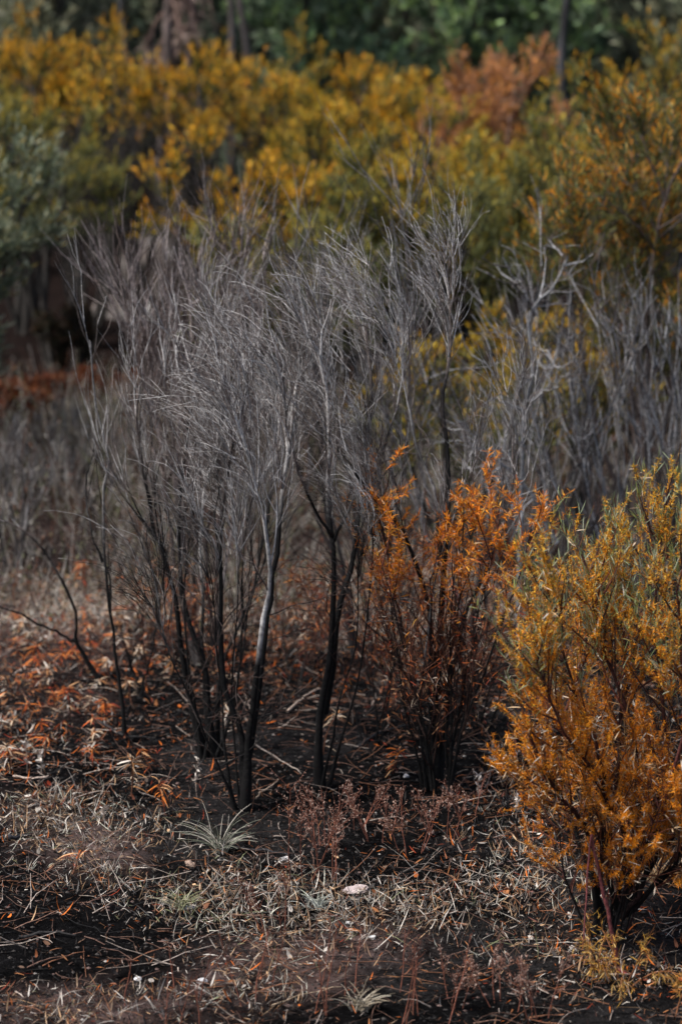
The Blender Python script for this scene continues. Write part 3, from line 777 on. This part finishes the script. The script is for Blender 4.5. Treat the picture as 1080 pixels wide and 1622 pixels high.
def place(px, top, d):
    """base on the terrain at distance d below column px, and the height that reaches row top."""
    p = at(px, 600, d); z = float(height(p[0], p[1]))
    t = at(px, top, d)
    return np.array([p[0], p[1], z]), t[2] - z
WAT = [  # column, top row, distance, palette, spread, stems, label, leaves
    (40, 22, 31, P_WAT, .34, 7, 'tall orange-yellow wattle at the edge of the grove, behind the blue-green tree', 22000),
    (150, 18, 29.5, P_WAT, .36, 7, 'tallest orange-topped wattle of the grove, a dark hollow below its crown', 24000),
    (275, 48, 29, P_WAT, .36, 7, 'orange wattle in the middle of the grove above the pale earth bank', 22000),
    (375, 72, 30, P_WAT, .36, 7, 'orange wattle standing below the pair of pale trunks', 22000),
    (495, 92, 29, P_WAT, .36, 6, 'orange wattle behind the tall wispy bare shrub', 20000),
    (585, 82, 30.5, P_WAT, .34, 6, 'orange-yellow wattle beside the dead pinkish one', 18000),
    (700, 88, 31, P_WAT, .32, 6, 'bright yellow wattle in front of the dead pinkish tree', 16000),
    (85, 110, 26.5, P_GRN, .40, 6, 'grey-green wattle with few flowers in front of the tallest orange one', 18000),
    (400, 212, 24.5, P_WAT, .34, 6, 'small round orange wattle standing in front of the grove', 14000),
    (705, 185, 23.5, P_YEL, .46, 8, 'broad yellow-green wattle behind the combed grey twigs', 26000),
    (590, 225, 22.5, P_GRN, .40, 7, 'green wattle behind the topmost bare shoots', 18000),
    (850, 150, 22.5, P_GRN, .40, 7, 'dark green wattle with orange tips beside the dead pinkish one', 18000),
    (1020, -40, 27, P_YEL, .36, 6, 'tall yellow-green wattle in the upper corner', 20000),
    (215, 35, 31.5, P_WAT, .38, 7, 'golden wattle behind the two tall orange ones, below the dead palms', 20000),
    (440, 75, 32, P_YEL, .38, 7, 'golden-olive wattle at the back of the grove beside the bright green forest tree', 20000),
    (640, 100, 30, P_YEL, .38, 7, 'golden-olive wattle between the orange ones near the dead pinkish tree', 18000),
    (545, 130, 26.5, P_YEL, .42, 7, 'olive-yellow wattle in the middle of the grove behind the green one', 20000),
    (800, 180, 24.5, P_YEL, .40, 7, 'golden wattle just below the dead pinkish tree', 18000),
    (470, 330, 20.5, P_GRN, .46, 6, 'low grey-green wattle just behind the drooping pale crown', 12000),
]
for i, (x, top, d, pl, sp, ns, lab, nl) in enumerate(WAT):
    b, h = place(x, top, d)
    leafy_tree('wattle_tree', lab, 'tree', b, h * 1.12, 600 + i, ns, sp, pl, nleaf=int(nl * .74), group='yellow wattles behind the clearing', lf=(.055, .115), lw=(.012, .021), bare=.68 if 110 < x < 390 else (.45 if x < 110 else .26))
b, h = place(768, 48, 28.5)
leafy_tree('dead_wattle', 'dead wattle with pinkish brown withered foliage at the foot of the forest', 'tree', b, h * 1.08, 640, 8, .36, P_PNK, nleaf=20000, lf=(.06, .12), lw=(.012, .02), bare=.2, stemcol=(.2, .12, .09))
b, h = place(1025, 75, 16.8)
leafy_tree('wattle_tree', 'nearest wattle tree, orange flower tufts over dark branches at the picture edge', 'tree', b, h * 1.2, 641, 7, .36, pal([ORANGE, [.62, .26, .02], [.55, .30, .04]], [[.12, .135, .05], [.09, .105, .045], [.17, .175, .06], [.20, .18, .04]], .62, .5),
           nleaf=28000, lf=(.05, .09), lw=(.007, .013), bare=.30, r0=.026, lean=(-.05, 0), stemcol=(.13, .10, .09))
b, h = place(720, 400, 15.9)
leafy_tree('wattle_tree', 'sparse low wattle with orange tufts behind the scorched orange bush', 'tree', b, h, 642, 5, .42, P_YEL, nleaf=10000, lf=(.045, .08), lw=(.006, .012), bare=.25, r0=.03)
b, h = place(900, 430, 17.5)
leafy_tree('wattle_tree', 'olive wattle with scattered orange tufts behind the gnarled pale tree', 'tree', b, h, 643, 6, .46, P_YEL, nleaf=20000, lf=(.045, .085), lw=(.007, .013), bare=.2, r0=.03)
b, h = place(-115, 175, 19.5)
leafy_tree('green_tree', 'silvery grey-green leafy tree at the picture edge beside the clearing', 'tree', b, h * 1.12, 644, 13, .13, P_BLU, n1=14, n2=20, scale1=.75, nleaf=46000, lf=(.05, .11), lw=(.008, .015), bare=.04, tmin=.04)

P_UND = pal([[.09, .07, .03], [.12, .06, .025]], [[.035, .036, .022], [.05, .045, .028], [.06, .03, .018]], .4, .7)
P_RED = pal([[.20, .05, .02], [.26, .09, .03]], [[.10, .03, .018], [.06, .025, .018], [.14, .05, .025]], .6, .5)
UND = [(120, 470, 26.5, P_UND, 'dark low bush in the hollow beside the silvery tree'), (300, 400, 27.5, P_UND, 'dark bush under the orange wattles, above the fine brownish shrub'),
       (55, 590, 23.0, P_RED, 'dark red scorched bush at the foot of the silvery tree'), (130, 585, 23.5, P_RED, 'dark red scorched bush at the back of the clearing'), (350, 430, 26.0, P_UND, 'olive-dark bush below the small round orange wattle'), (225, 590, 24, P_RED, 'rust-brown low bush in front of the earth bank'),
       (15, 600, 22.5, P_RED, 'dark red bush cut by the picture edge under the silvery tree')]
for i, (x, top, d, pl, lab) in enumerate(UND):
    b, h = place(x, top, d)
    leafy_tree('low_bush', lab, 'bush', b, h, 660 + i, 7, .55, pl, nleaf=5000, group='dark low bushes at the back of the clearing', lf=(.05, .11), lw=(.012, .022), bare=.05, tmin=.1, r0=.02, n1=9)

# ------------------------------------------------------------------ forest behind
FOR = [
    (20, 40, P_OLV, 'olive-grey forest tree above the tallest wattle'), (150, 43, P_OLV, 'olive forest tree behind the dead palms'), (330, 45, P_DRK, 'dark forest tree between the palms and the pale trunks'),
    (470, 38, P_LIT, 'bright green forest tree beside the pair of pale trunks'), (600, 42, P_OLV, 'greyish olive forest tree in the middle of the forest edge'), (690, 44, P_LIT, 'green forest tree above the dead pinkish wattle'),
    (790, 41, P_LIT, 'lighter green forest tree behind the dead pinkish wattle'), (900, 43, P_DRK, 'dark forest tree around the slim pale trunk'), (1010, 45, P_DRK, 'dark forest tree behind the tall yellow-green wattle'), (1080, 40, P_OLV, 'olive forest tree at the upper picture corner'),
    (410, 48, P_DRK, 'dark forest tree behind the pair of pale trunks'), (-90, 46, P_DRK, 'dark forest tree at the far edge of the grove'), (1190, 47, P_DRK, 'dark forest tree beyond the upper picture corner'), 
]
for i, (x, d, pl, lab) in enumerate(FOR):
    rr = RNG(700 + i)
    p = at(x, 100, d); b = np.array([p[0], p[1], float(height(p[0], p[1]))])
    leafy_tree('forest_tree', lab, 'tree', b, rr.uniform(7.5, 9.5), 720 + i, 4, .20, pl, n1=16, n2=16, nleaf=9500, lf=(.14, .28), lw=(.06, .12), bare=.10, r0=.10, tmin=.10,
               group='dark forest trees', stemcol=(.06, .055, .05), upw=.0, scale1=.95, L2=(.4, .8))
def far_wood():
    rng = RNG(760); g = Geo()
    n = 260
    x = rng.uniform(-60, 60, n); y = rng.uniform(54, 110, n)
    z = np.array([float(height(a, c)) for a, c in zip(x, y)])
    for i in range(n):
        if abs(x[i]) > .35 * y[i] + 6: continue
        m = 300; h = rng.uniform(8, 12)
        v = rng.normal(size=(m, 3)); v = nrm(v) * rng.random((m, 1)) ** .4
        lob = 1 + .35 * np.sin(v[:, :1] * 5 + i) * np.cos(v[:, 2:3] * 6 + i * 2)
        pos = np.array([x[i], y[i], z[i] + h * .52]) + v * lob * np.array([h * .33, h * .33, h * .5])
        C = mixcol(m, rng, [[.03, .045, .03], [.045, .06, .04], [.06, .075, .05]], [3, 3, 1.5])
        leaves(g, pos, rng.normal(size=(m, 3)), rng.uniform(.5, 1.1, m), rng.uniform(.25, .5, m), C, 0, rng, lite=True)
        tubes(g, np.array([[[x[i], y[i], z[i] - .1], [x[i] + .1, y[i], z[i] + h * .3], [x[i], y[i], z[i] + h * .7]]]), np.array([[.16, .13, .06]]), 6, [.06, .05, .045])
    o = g.obj('far_wood', M_LEAF, kind='stuff')
    tag(o, 'far dark wood closing the view behind the forest trees', 'wood')
far_wood()

def pale_trunk(px, d, lab, h=7, w=.09, lean=0.0, fronds=0, seed=0, col=(.24, .205, .19)):
    rng = RNG(seed); p = at(px, 40, d); z = float(height(p[0], p[1])); b = np.array([p[0], p[1], z])
    nm = 'dead_palm' if fronds else 'pale_tree'
    root = empty(nm, b, lab, 'palm' if fronds else 'tree')
    k = 26; t = np.linspace(0, 1, k)
    P = np.stack([b[0] + lean * h * t + .09 * np.sin(t * 6 + seed) + .04 * np.sin(t * 17 + seed * 2), b[1] + .06 * np.cos(t * 7 + seed), b[2] + h * t], 1)[None]
    g = Geo(); tubes(g, P, (w * (1.15 - .4 * t))[None], 9, np.array(col) * (.35 + .9 * rng.random((1, k, 1))))
    g.obj('trunk', M_BARK, root, origin=b)
    if fronds:
        g = Geo()
        n = fronds; hh = rng.uniform(.42, 1.0, n) * h
        a = rng.uniform(0, 2 * math.pi, n)
        st = np.stack([np.interp(hh / h, t, P[0, :, 0]), np.full(n, b[1]), b[2] + hh], 1)
        dirs = np.stack([np.cos(a), np.sin(a), rng.uniform(-.6, .3, n)], 1)
        F = [st]; pp = st; dd = nrm(dirs)
        for j in range(6):
            dd = nrm(dd + np.array([0, 0, -.45])); pp = pp + dd * .16; F.append(pp)
        F = np.stack(F, 1)
        tubes(g, F, np.linspace(.018, .006, 7)[None] * np.ones((n, 1)), 4, [.24, .16, .13])
        m = n * 26; idx = rng.integers(0, n, m); pos, tan = sample(F, idx, rng.random(m))
        leaves(g, pos, tan * .7 + rng.normal(0, .5, (m, 3)) + np.array([0, 0, -.4]), rng.uniform(.12, .34, m), rng.uniform(.015, .03, m), mixcol(m, rng, [[.28, .19, .16], [.20, .14, .12], [.34, .25, .21]], [1, 1, 1]), 0, rng, lite=True)
        g.obj('dead_fronds', M_DRY, root, 'stuff', origin=b)
    else:
        A, _, _ = grow(P, 14, rng, (.72, 1), (25, 60), (.8, 1.6), 7, .05)
        B, _, _ = grow(A, 90, rng, (.3, 1), (20, 50), (.4, .7), 5, .05)
        g = Geo(); tubes(g, A, np.linspace(.03, .01, 7)[None] * np.ones((len(A), 1)), 5, np.array(col) * .8); tubes(g, B, np.linspace(.008, .003, 5)[None] * np.ones((len(B), 1)), 3, np.array(col) * .6)
        g.obj('branches', M_BARK, root, 'stuff', origin=b)
        g = Geo(); hang_leaves(g, B, 3500, rng, [[.05, .07, .045], [.07, .09, .06]], [1, 1], (.12, .25), (.05, .09), (.2, 1), .1, 0, lite=True)
        g.obj('foliage', M_LEAF, root, 'stuff', origin=b)
pale_trunk(264, 36, 'dead palm with hanging pinkish fronds, the thicker of the two', 6.2, .075, .0, 16, 801, (.22, .17, .155))
pale_trunk(289, 36.5, 'slimmer dead palm beside the thicker one with hanging fronds', 6.0, .055, .01, 10, 802, (.20, .15, .14))
pale_trunk(365, 36.5, 'slim pale trunk leaning slightly, one of the close pair at the top', 7.0, .055, -.02, 0, 803)
pale_trunk(379, 36.8, 'straight pale trunk, second of the close pair at the top', 7.2, .055, .01, 0, 804)
pale_trunk(205, 38, 'grey trunk between the tallest wattle and the dead palms', 7.5, .06, .0, 0, 805, (.08, .08, .08))
pale_trunk(902, 38, 'single grey trunk in the dark forest above the dark green wattle', 7.5, .07, .0, 0, 806, (.07, .07, .075))

# pale earth bank seen under the wattles
def earth_bank():
    p = at(240, 520, 33.5)
    n, m = 40, 60
    u = np.linspace(-1, 1, m); v = np.linspace(-1, 1, n)
    U, V = np.meshgrid(u, v)
    X = p[0] + .05 + U * 1.1; Y = 33.8 + V * 1.5
    rad = np.sqrt(U ** 2 + V ** 2)
    Z = height(X, Y) - .12 + 1.25 * ss(1.0, .15, rad) * (.75 + .5 * fbm(X * 1.3, Y * 1.3, 61)) + .12 * (fbm(X * 5, Y * 5, 62) - .45)
    f = fbm(X * 1.5 + 3, Z * 2.2 + 7, 63)
    pat = .35 * ss(.54, .64, f)[..., None]
    C = np.array([.13, .11, .10]) * (.05 + 1.9 * fbm(X * 7, Y * 7, 64) ** 1.3)[..., None] * (1 - pat) + np.array([.80, .77, .73]) * pat
    px, py = proj(np.stack([X, Y, Z], -1))
    w = np.clip(1.2 * blob(px, py, 228, 492, 22, 28) + .9 * blob(px, py, 225, 532, 40, 7) + .5 * (fbm(X * 5, Z * 5, 66) - .6), 0, 1)[..., None]
    C = C * (1 - w) + np.array([.9, .88, .85]) * w
    i = np.arange(n - 1)[:, None] * m + np.arange(m - 1)[None, :]
    g = Geo(); g.add(np.stack([X, Y, Z], -1), C.reshape(-1, 3), q=np.stack([i, i + 1, i + m + 1, i + m], -1))
    o = g.obj('earth_bank', M_STONE, kind='structure')
    o['label'] = 'pale sandy earth bank showing between the wattle trunks'
earth_bank()

# ------------------------------------------------------------------ small plants on the burnt floor
def seedling(px, py, h, seed, label, group, cols, w, nl=22, L=(.05, .10), Wd=(.004, .009), droop=.5, name='seedling', tip=True):
    rng = RNG(seed); b = gnd(px, py); b[2] -= .005
    root = empty(name, b, label, 'seedling', group)
    k = 6; d = nrm(np.array([rng.normal(0, .2), rng.normal(0, .2), 1.0])); p = b.copy(); pts = [p]
    for j in range(k - 1):
        d = nrm(d + rng.normal(0, .1, 3)); p = p + d * h / (k - 1); pts.append(p)
    P = np.array(pts)[None]
    g = Geo(); tubes(g, P, np.linspace(.004, .0018, k)[None], 5, mixcol(1, rng, [[.09, .03, .02], [.14, .06, .035]], [1, 1])[:, None])
    g.obj('stem', M_BARK, root, origin=b)
    n = nl; tt = np.where(rng.random(n) < .6, rng.uniform(.8, 1, n), rng.uniform(.2, .9, n)); pos, tan = sample(P, np.zeros(n, int), tt)
    a = rng.uniform(0, 2 * math.pi, n)
    d = np.stack([np.cos(a), np.sin(a), rng.uniform(-.2, .9, n)], 1)
    C = mixcol(n, rng, cols, w)
    g = Geo(); leaves(g, pos, d, rng.uniform(*L, n), rng.uniform(*Wd, n), C, -np.abs(rng.normal(droop, .2, n)), rng, side=np.stack([rng.normal(0, .3, n), rng.normal(0, .3, n), np.ones(n)], 1))
    g.obj('leaves', M_DRY, root, 'stuff', origin=b)
RUSTY = ([[.48, .14, .025], [.38, .08, .02], [.50, .28, .14], [.26, .045, .02]], [4, 3, 2, 1.5])
DRYT = ([[.55, .42, .30], [.60, .54, .47], [.46, .22, .09]], [3, 2, 2])
def sprout(px, py, h, seed, label, cols, w, nl):
    rng = RNG(seed); b = gnd(px, py); root = empty('yellow_sprout', b, label, 'sprout'); T = []
    for P, r0, r1 in fan(b, h, 5, rng, .7, (0, -.3), .0035, 8, -1.6):
        g = Geo(); tubes(g, P[None], np.linspace(.0035, .0012, 8)[None], 4, np.array([.22, .09, .04])); g.obj('stem', M_BARK, root, origin=b)
        A, _, _ = grow(P[None], 7, rng, (.2, 1), (20, 45), (h * .25, h * .5), 6, -.12, (0, 0, 0), .08); T.append(A)
    A = np.concatenate(T); g = Geo(); tubes(g, A, np.linspace(.0016, .0007, 6)[None] * np.ones((len(A), 1)), 3, np.array([.35, .18, .06]))
    hang_leaves(g, A, nl, rng, cols, w, (.012, .045), (.0016, .0034), (0, 1), .35, .5, spread=.55)
    g.obj('leaves', M_LEAF, root, 'stuff', origin=b)
SEED = [  # column, row of the foot, height, palette, label
    (112, 1135, .17, RUSTY, 'rust-red seedling with a dry pale top below the bent sapling', 46),
    (140, 960, .30, RUSTY, 'tall orange seedling in front of the grey undergrowth', 40),
    (208, 1262, .20, DRYT, 'pale dry-leaved seedling with rusty skirt on the black ash', 44),
    (262, 1290, .16, RUSTY, 'rust-red seedling on the edge of the black ash, next to the pale one', 34),
    (128, 1062, .14, RUSTY, 'rust seedling at the foot of the bent sapling', 26),
    (172, 1150, .15, RUSTY, 'orange seedling leaning against the broken-tipped sapling', 28),
    (46, 1060, .16, RUSTY, 'dry pale-tipped seedling on a burnt patch near the picture edge', 24),
    (18, 1225, .17, DRYT, 'dry tan seedling beside the fallen pale stick', 30),
    (268, 1085, .16, DRYT, 'tan seedling hanging its leaves beside the many-stemmed shrub', 24),
    (375, 1160, .13, DRYT, 'tan seedling wrapped round the front black trunks', 22),
    (512, 1195, .26, DRYT, 'dry tan leaves curling at the straight black trunk', 18),
    (622, 1225, .13, RUSTY, 'curly brown seedling beside the small white stone', 22),
    (115, 1385, .10, RUSTY, 'rust-brown seedling on the bare pinkish earth', 16),
    (980, 1560, .22, ([[.60, .34, .06], [.62, .42, .16], [.50, .20, .03]], [3, 2, 2]), 'yellow drooping sprout at the foot of the near yellow bush', 60),
    (940, 1545, .18, ([[.60, .34, .06], [.62, .42, .16], [.50, .20, .03]], [3, 2, 2]), 'small yellow-tan sprout beside the broken red branch', 40),
    (1060, 1625, .24, ([[.50, .24, .04], [.55, .32, .08], [.40, .16, .03]], [3, 2, 2]), 'orange sprout in the lower corner below the near bush', 70),
]
for i, (x, y, h, (c, w), lab, nl) in enumerate(SEED):
    seedling(x, y, h, 900 + i, lab, None, c, w, nl) if 'sprout' not in lab else sprout(x, y, h * 1.25, 900 + i, lab, c, w, nl * 7)
rr = RNG(950); cnt = 0
while cnt < 60:
    x = rr.uniform(-20, 480); y = rr.uniform(985, 1240)
    if rr.random() > np.clip(blob(x, y, 60, 1120, 150, 110) + .9 * blob(x, y, 330, 1015, 280, 45), 0, 1): continue
    c, w = RUSTY if rr.random() < .75 else DRYT
    seedling(x, y, rr.uniform(.06, .15), 1000 + cnt, 'small rust-leaved seedling in the crowd ' + ('behind the black trunks' if x > 210 else 'at the picture edge, below the bent sapling' if x < 75 else 'around the foot of the thin saplings'), 'rust seedlings around the burnt saplings', c, w, int(rr.integers(12, 26)), (.035, .085)); cnt += 1

def tuft(px, py, n, L, seed, label, cols, w, name='grass_tuft'):
    rng = RNG(seed); b = gnd(px, py)
    a = rng.uniform(0, 2 * math.pi, n); s = rng.uniform(.1, .8, n)
    d = np.stack([np.cos(a) * s, np.sin(a) * s, np.ones(n)], 1)
    pos = b + rng.normal(0, .015, (n, 3)) * np.array([1, 1, .2])
    k = 7; P = [pos]; p = pos; d = nrm(d); LL = rng.uniform(*L, n)
    for j in range(k - 1):
        d = nrm(d + np.array([0, 0, -.16]) + np.stack([np.cos(a), np.sin(a), 0 * a], 1) * .08); p = p + d * (LL / (k - 1))[:, None]; P.append(p)
    P = np.stack(P, 1); g = Geo()
    tubes(g, P, np.linspace(.0035, .0008, k)[None] * rng.uniform(.7, 1.2, (n, 1)), 3, mixcol(n, rng, cols, w)[:, None])
    o = g.obj(name, M_DRY, origin=b); o.location = b
    tag(o, label, 'grass')
tuft(350, 1350, 60, (.10, .26), 1101, 'grey-green grass tuft with arching blades at the front edge of the black ash', [[.30, .32, .25], [.45, .42, .36], [.16, .17, .12]], [3, 2, 2])
tuft(290, 1440, 40, (.06, .14), 1102, 'short greenish grass tuft among pale litter', [[.30, .31, .17], [.45, .42, .30]], [2, 2])
tuft(505, 1440, 30, (.05, .12), 1103, 'pale frosted grass tuft beside the bare pinkish earth', [[.55, .58, .54], [.40, .42, .36]], [2, 2])
tuft(570, 1600, 40, (.06, .13), 1104, 'bleached curled grass tuft at the bottom of the picture', [[.50, .45, .36], [.36, .30, .22]], [2, 2])
tuft(1040, 1400, 60, (.08, .20), 1105, 'tan grass tuft behind the stems of the near bush', [[.45, .34, .22], [.36, .22, .11]], [2, 2])

# feathery brown weeds and thin stalks
def weed(px, py, h, seed, label, group, fluff=260, nst=4, col=((.32, .20, .16), (.40, .29, .24), (.24, .125, .09)), stalk=(.20, .075, .05), name='feathery_weed', spread=.45, nb=12):
    rng = RNG(seed); b = gnd(px, py)
    root = empty(name, b, label, 'weed', group)
    T = []
    for P, ra, rb in fan(b, h, nst, rng, spread, (0, 0), .0025, 8):
        g = Geo(); tubes(g, P[None], np.linspace(.0026, .001, 8)[None], 4, np.array(stalk) * rng.uniform(.7, 1.3))
        g.obj('stalk', M_BARK, root, origin=b)
        A, _, _ = grow(P[None], nb, rng, (.35, 1), (25, 60), (h * .15, h * .38), 5, .06); T.append(A)
    A = np.concatenate(T); g = Geo()
    tubes(g, A, np.linspace(.0012, .0006, 5)[None] * np.ones((len(A), 1)), 3, np.array(stalk))
    if fluff: hang_leaves(g, A, fluff, rng, col, [1] * len(col), (.005, .015), (.002, .005), (.1, 1), 0, .2)
    g.obj('seed_heads', M_DRY, root, 'stuff', origin=b)
WEED = [(478, 1395, .34, 'tall feathery brown weed in front of the straight black trunk', 420), (515, 1345, .22, 'low feathery brown weed beside the tall one', 300), (560, 1310, .18, 'brown weed on the litter right of the straight black trunk', 300),
        (600, 1330, .20, 'feathery brown weed in front of the small white stone', 340), (650, 1350, .20, 'mauve-brown feathery weed in front of the scorched bush', 340), (700, 1330, .17, 'small brown weed below the scorched bush trunks', 260),
        (520, 1400, .22, 'brown weed standing over the grey stone slab', 300), (745, 1300, .16, 'tiny brown weed near the scorched bush', 240), (800, 1600, .16, 'dense mauve-brown weed at the bottom of the picture', 420), (860, 1622, .18, 'mauve-brown weed mound beside the yellow sprouts', 420),
        (720, 1590, .14, 'small mauve weed at the bottom beside the dense one', 300), (440, 1480, .20, 'thin reddish weed on the pinkish earth', 160)]
for i, (x, y, h, lab, fl) in enumerate(WEED):
    weed(x, y, h * 1.4, 1200 + i, lab, 'feathery brown weeds', int(fl * 1.3), 4)
STK = [(480, 1610, .36), (520, 1600, .40), (400, 1600, .30), (410, 1560, .28), (330, 1620, .28), (545, 1570, .26), (620, 1580, .30), (300, 1580, .26), (625, 1640, .36), (700, 1640, .36), (180, 1590, .2), (260, 1640, .26), (665, 1600, .28)]
ORD = ['first', 'second', 'third', 'fourth', 'fifth', 'sixth', 'seventh', 'eighth', 'ninth', 'tenth', 'eleventh', 'twelfth', 'last']
for i, (x, y, h) in enumerate(sorted(STK)):
    weed(x, y, h, 1300 + i, 'thin reddish bare stalk in the near litter, %s of the row from left to right' % ORD[i], 'thin reddish stalks in the near litter', 8, 2 if i % 3 else 1, name='dry_stalk', spread=.2, nb=4)
def pale_stalk(px, py, h, seed, label, n=16):
    rng = RNG(seed); b = gnd(px, py); root = empty('dry_leaf_stalk', b, label, 'dead plant', 'pale dead stalks on the ash')
    P, _, _ = fan(b, h, 1, rng, .12, (0, 0), .003, 8)[0]
    g = Geo(); tubes(g, P[None], np.linspace(.0025, .001, 8)[None], 4, [.30, .24, .20]); g.obj('stalk', M_BARK, root, origin=b)
    tt = rng.uniform(.3, 1, n); pos, tan = sample(P[None], np.zeros(n, int), tt)
    a = rng.uniform(0, 2 * math.pi, n); d = np.stack([np.cos(a) * .5, np.sin(a) * .5, rng.uniform(-.3, .9, n)], 1)
    g = Geo(); leaves(g, pos, d, rng.uniform(.018, .035, n), rng.uniform(.006, .011, n), mixcol(n, rng, [[.60, .55, .50], [.50, .42, .36]], [2, 1]), rng.normal(0, .3, n), rng)
    g.obj('leaves', M_DRY, root, 'stuff', origin=b)
for i, (x, y, h, lab) in enumerate([(322, 1262, .24, 'pale seed-leaved stalk in front of the many-stemmed burnt shrub'), (45, 1215, .22, 'pale dead stalk near the dry tan seedling'), (185, 1318, .12, 'pale upright dead stalk beside the bare pinkish earth'), (78, 1230, .14, 'short pale dead stalk behind the fallen pale stick'),
        (130, 1215, .16, 'pale nodding dead stalk between the rust seedlings'), (820, 1260, .20, 'pale dead stalk under the outer twigs of the near bush'), (800, 1300, .16, 'bleached dead stalk beside the near bush litter'), (790, 1230, .18, 'bleached leafy stalk between the scorched and the yellow bush'), (770, 1275, .16, 'pale leafy stalk at the rim of the black ash')]):
    pale_stalk(x, y, h, 1400 + i, lab, 22)

# ------------------------------------------------------------------ stones, fallen sticks, broken red branch
def stone(px, py, s0, seed, label, col=(.62, .61, .60), flat=.55):
    import bmesh
    rng = RNG(seed); b = gnd(px, py); s = s0 * .8
    bm = bmesh.new(); bmesh.ops.create_icosphere(bm, subdivisions=3, radius=1.0)
    pl = [(nrm(rng.normal(size=3)), rng.uniform(.55, .85)) for _ in range(9)]
    V = np.array([v.co[:] for v in bm.verts])
    for nn, dd in pl:
        over = np.maximum(V @ nn - dd, 0); V = V - over[:, None] * nn
    V *= np.array([1.0, rng.uniform(.6, .9), flat]) * s
    V += .05 * s * rng.normal(size=V.shape)
    T = np.array([[v.index for v in f.verts] for f in bm.faces]); bm.free()
    g = Geo(); g.add(V + np.array([0, 0, s * flat * .45]), np.array(col) * (1 + .08 * rng.normal(size=(len(V), 1))), t=T)
    o = g.obj('stone', M_STONE, smooth=False); o.location = b; o.rotation_euler = (rng.normal(0, .15), rng.normal(0, .15), rng.uniform(0, 6))
    tag(o, label, 'stone')
stone(642, 1231, .024, 1, 'small white stone in front of the scorched bush', (.58, .58, .60))
stone(452, 1364, .036, 2, 'grey-white stone beside the feathery brown weeds', (.45, .44, .44))
stone(562, 1413, .075, 3, 'flat pinkish grey slab of stone in the black litter', (.44, .37, .36), .28)
stone(551, 1463, .018, 4, 'little white stone on the pinkish earth', (.72, .71, .70))
stone(590, 1487, .020, 5, 'white angular pebble beside the little white stone', (.70, .70, .69))
stone(219, 1552, .022, 6, 'white pebble alone on the grey earth at the bottom', (.58, .58, .60))
stone(300, 1440, .026, 7, 'pale stone half hidden by short greenish grass', (.60, .60, .60))
stone(300, 1372, .045, 8, 'flat tan clod beside the grey-green grass tuft', (.33, .24, .19), .4)
stone(682, 1292, .012, 9, 'tiny white pebble under the scorched bush', (.70, .70, .70))
stone(320, 1557, .028, 10, 'grey-white stone on the pinkish earth at the bottom', (.55, .55, .56))

def stick(px, r0, seed, label, col, cat='stick', name='fallen_stick', lift=.012, rise=None):
    rng = RNG(seed)
    pts = []
    for i, (x, y) in enumerate(px):
        p = gnd(x, y); p[2] += lift + (0 if rise is None else rise[i]); pts.append(p)
    P = smooth_path(pts, 10, rng, .003)[None]
    g = Geo(); tubes(g, P, np.linspace(r0, r0 * .5, 10)[None], 6, np.array(col) * (.8 + .4 * rng.random((1, 10, 1))))
    o = g.obj(name, M_BARK, origin=P[0, 0]); o.location = P[0, 0]
    tag(o, label, cat)
stick([(395, 1178), (440, 1205), (480, 1229)], .0045, 1, 'thin pale stick lying between the front and the straight black trunks', (.30, .25, .22))
stick([(405, 1268), (425, 1252), (442, 1240)], .004, 2, 'short tan stick beside the foot of the front burnt shrub', (.33, .25, .19))
stick([(22, 1233), (50, 1236), (78, 1234)], .006, 3, 'fallen pale stick among dry seedlings near the edge', (.50, .40, .34))
stick([(-10, 1334), (20, 1331), (45, 1326)], .014, 4, 'short charred stick on pale litter at the picture edge', (.03, .03, .035))
stick([(455, 1133), (480, 1120), (505, 1112)], .007, 5, 'grey-tan stick leaning at the straight black trunk', (.36, .28, .23), lift=.02, rise=[0, .03, .06])
stick([(340, 1347), (400, 1350), (460, 1358)], .008, 6, 'long charred stick lying across the front of the black ash', (.025, .025, .028))
stick([(430, 1598), (480, 1580), (540, 1565)], .003, 7, 'thin straw-coloured stick across the near litter', (.42, .32, .22))
stick([(30, 1490), (80, 1482), (120, 1486)], .008, 8, 'charred stick on the black patch at the lower edge', (.03, .028, .028))
stick([(560, 1190), (600, 1165), (650, 1150)], .008, 9, 'charred stick lying behind the scorched bush', (.03, .028, .028))
stick([(150, 1140), (190, 1165), (240, 1172)], .009, 10, 'charred stick lying at the foot of the broken-tipped sapling', (.025, .024, .025))
stick([(700, 1250), (740, 1275), (765, 1290)], .009, 11, 'charred stick lying at the foot of the scorched bush', (.025, .024, .025))

def broken_branch():
    b = gnd(978, 1538); rng = RNG(1500)
    root = empty('broken_branch', b, 'broken dark red branch bent into a peak at the foot of the near bush', 'branch')
    D = b[1]
    for px, r0, d1 in (([(978, 1540), (968, 1470), (950, 1390), (936, 1322)], .009, D - .02), ([(936, 1322), (930, 1390), (926, 1450), (923, 1500)], .004, D - .1)):
        P = trace(px, D if px[0][1] > 1400 else D - .02, d1, 12, rng, .002)[None]
        g = Geo(); tubes(g, P, np.linspace(r0, r0 * .55, 12)[None], 6, np.array([.17, .05, .05]) * (.7 + .6 * rng.random((1, 12, 1))))
        g.obj('limb', M_BARK, root, origin=b)
    P = trace([(978, 1535), (1000, 1550), (1025, 1580)], D, D - .15, 10, rng, .002)[None]
    g = Geo(); tubes(g, P, np.linspace(.009, .005, 10)[None], 6, [.16, .035, .03]); g.obj('limb', M_BARK, root, origin=b)
broken_branch()
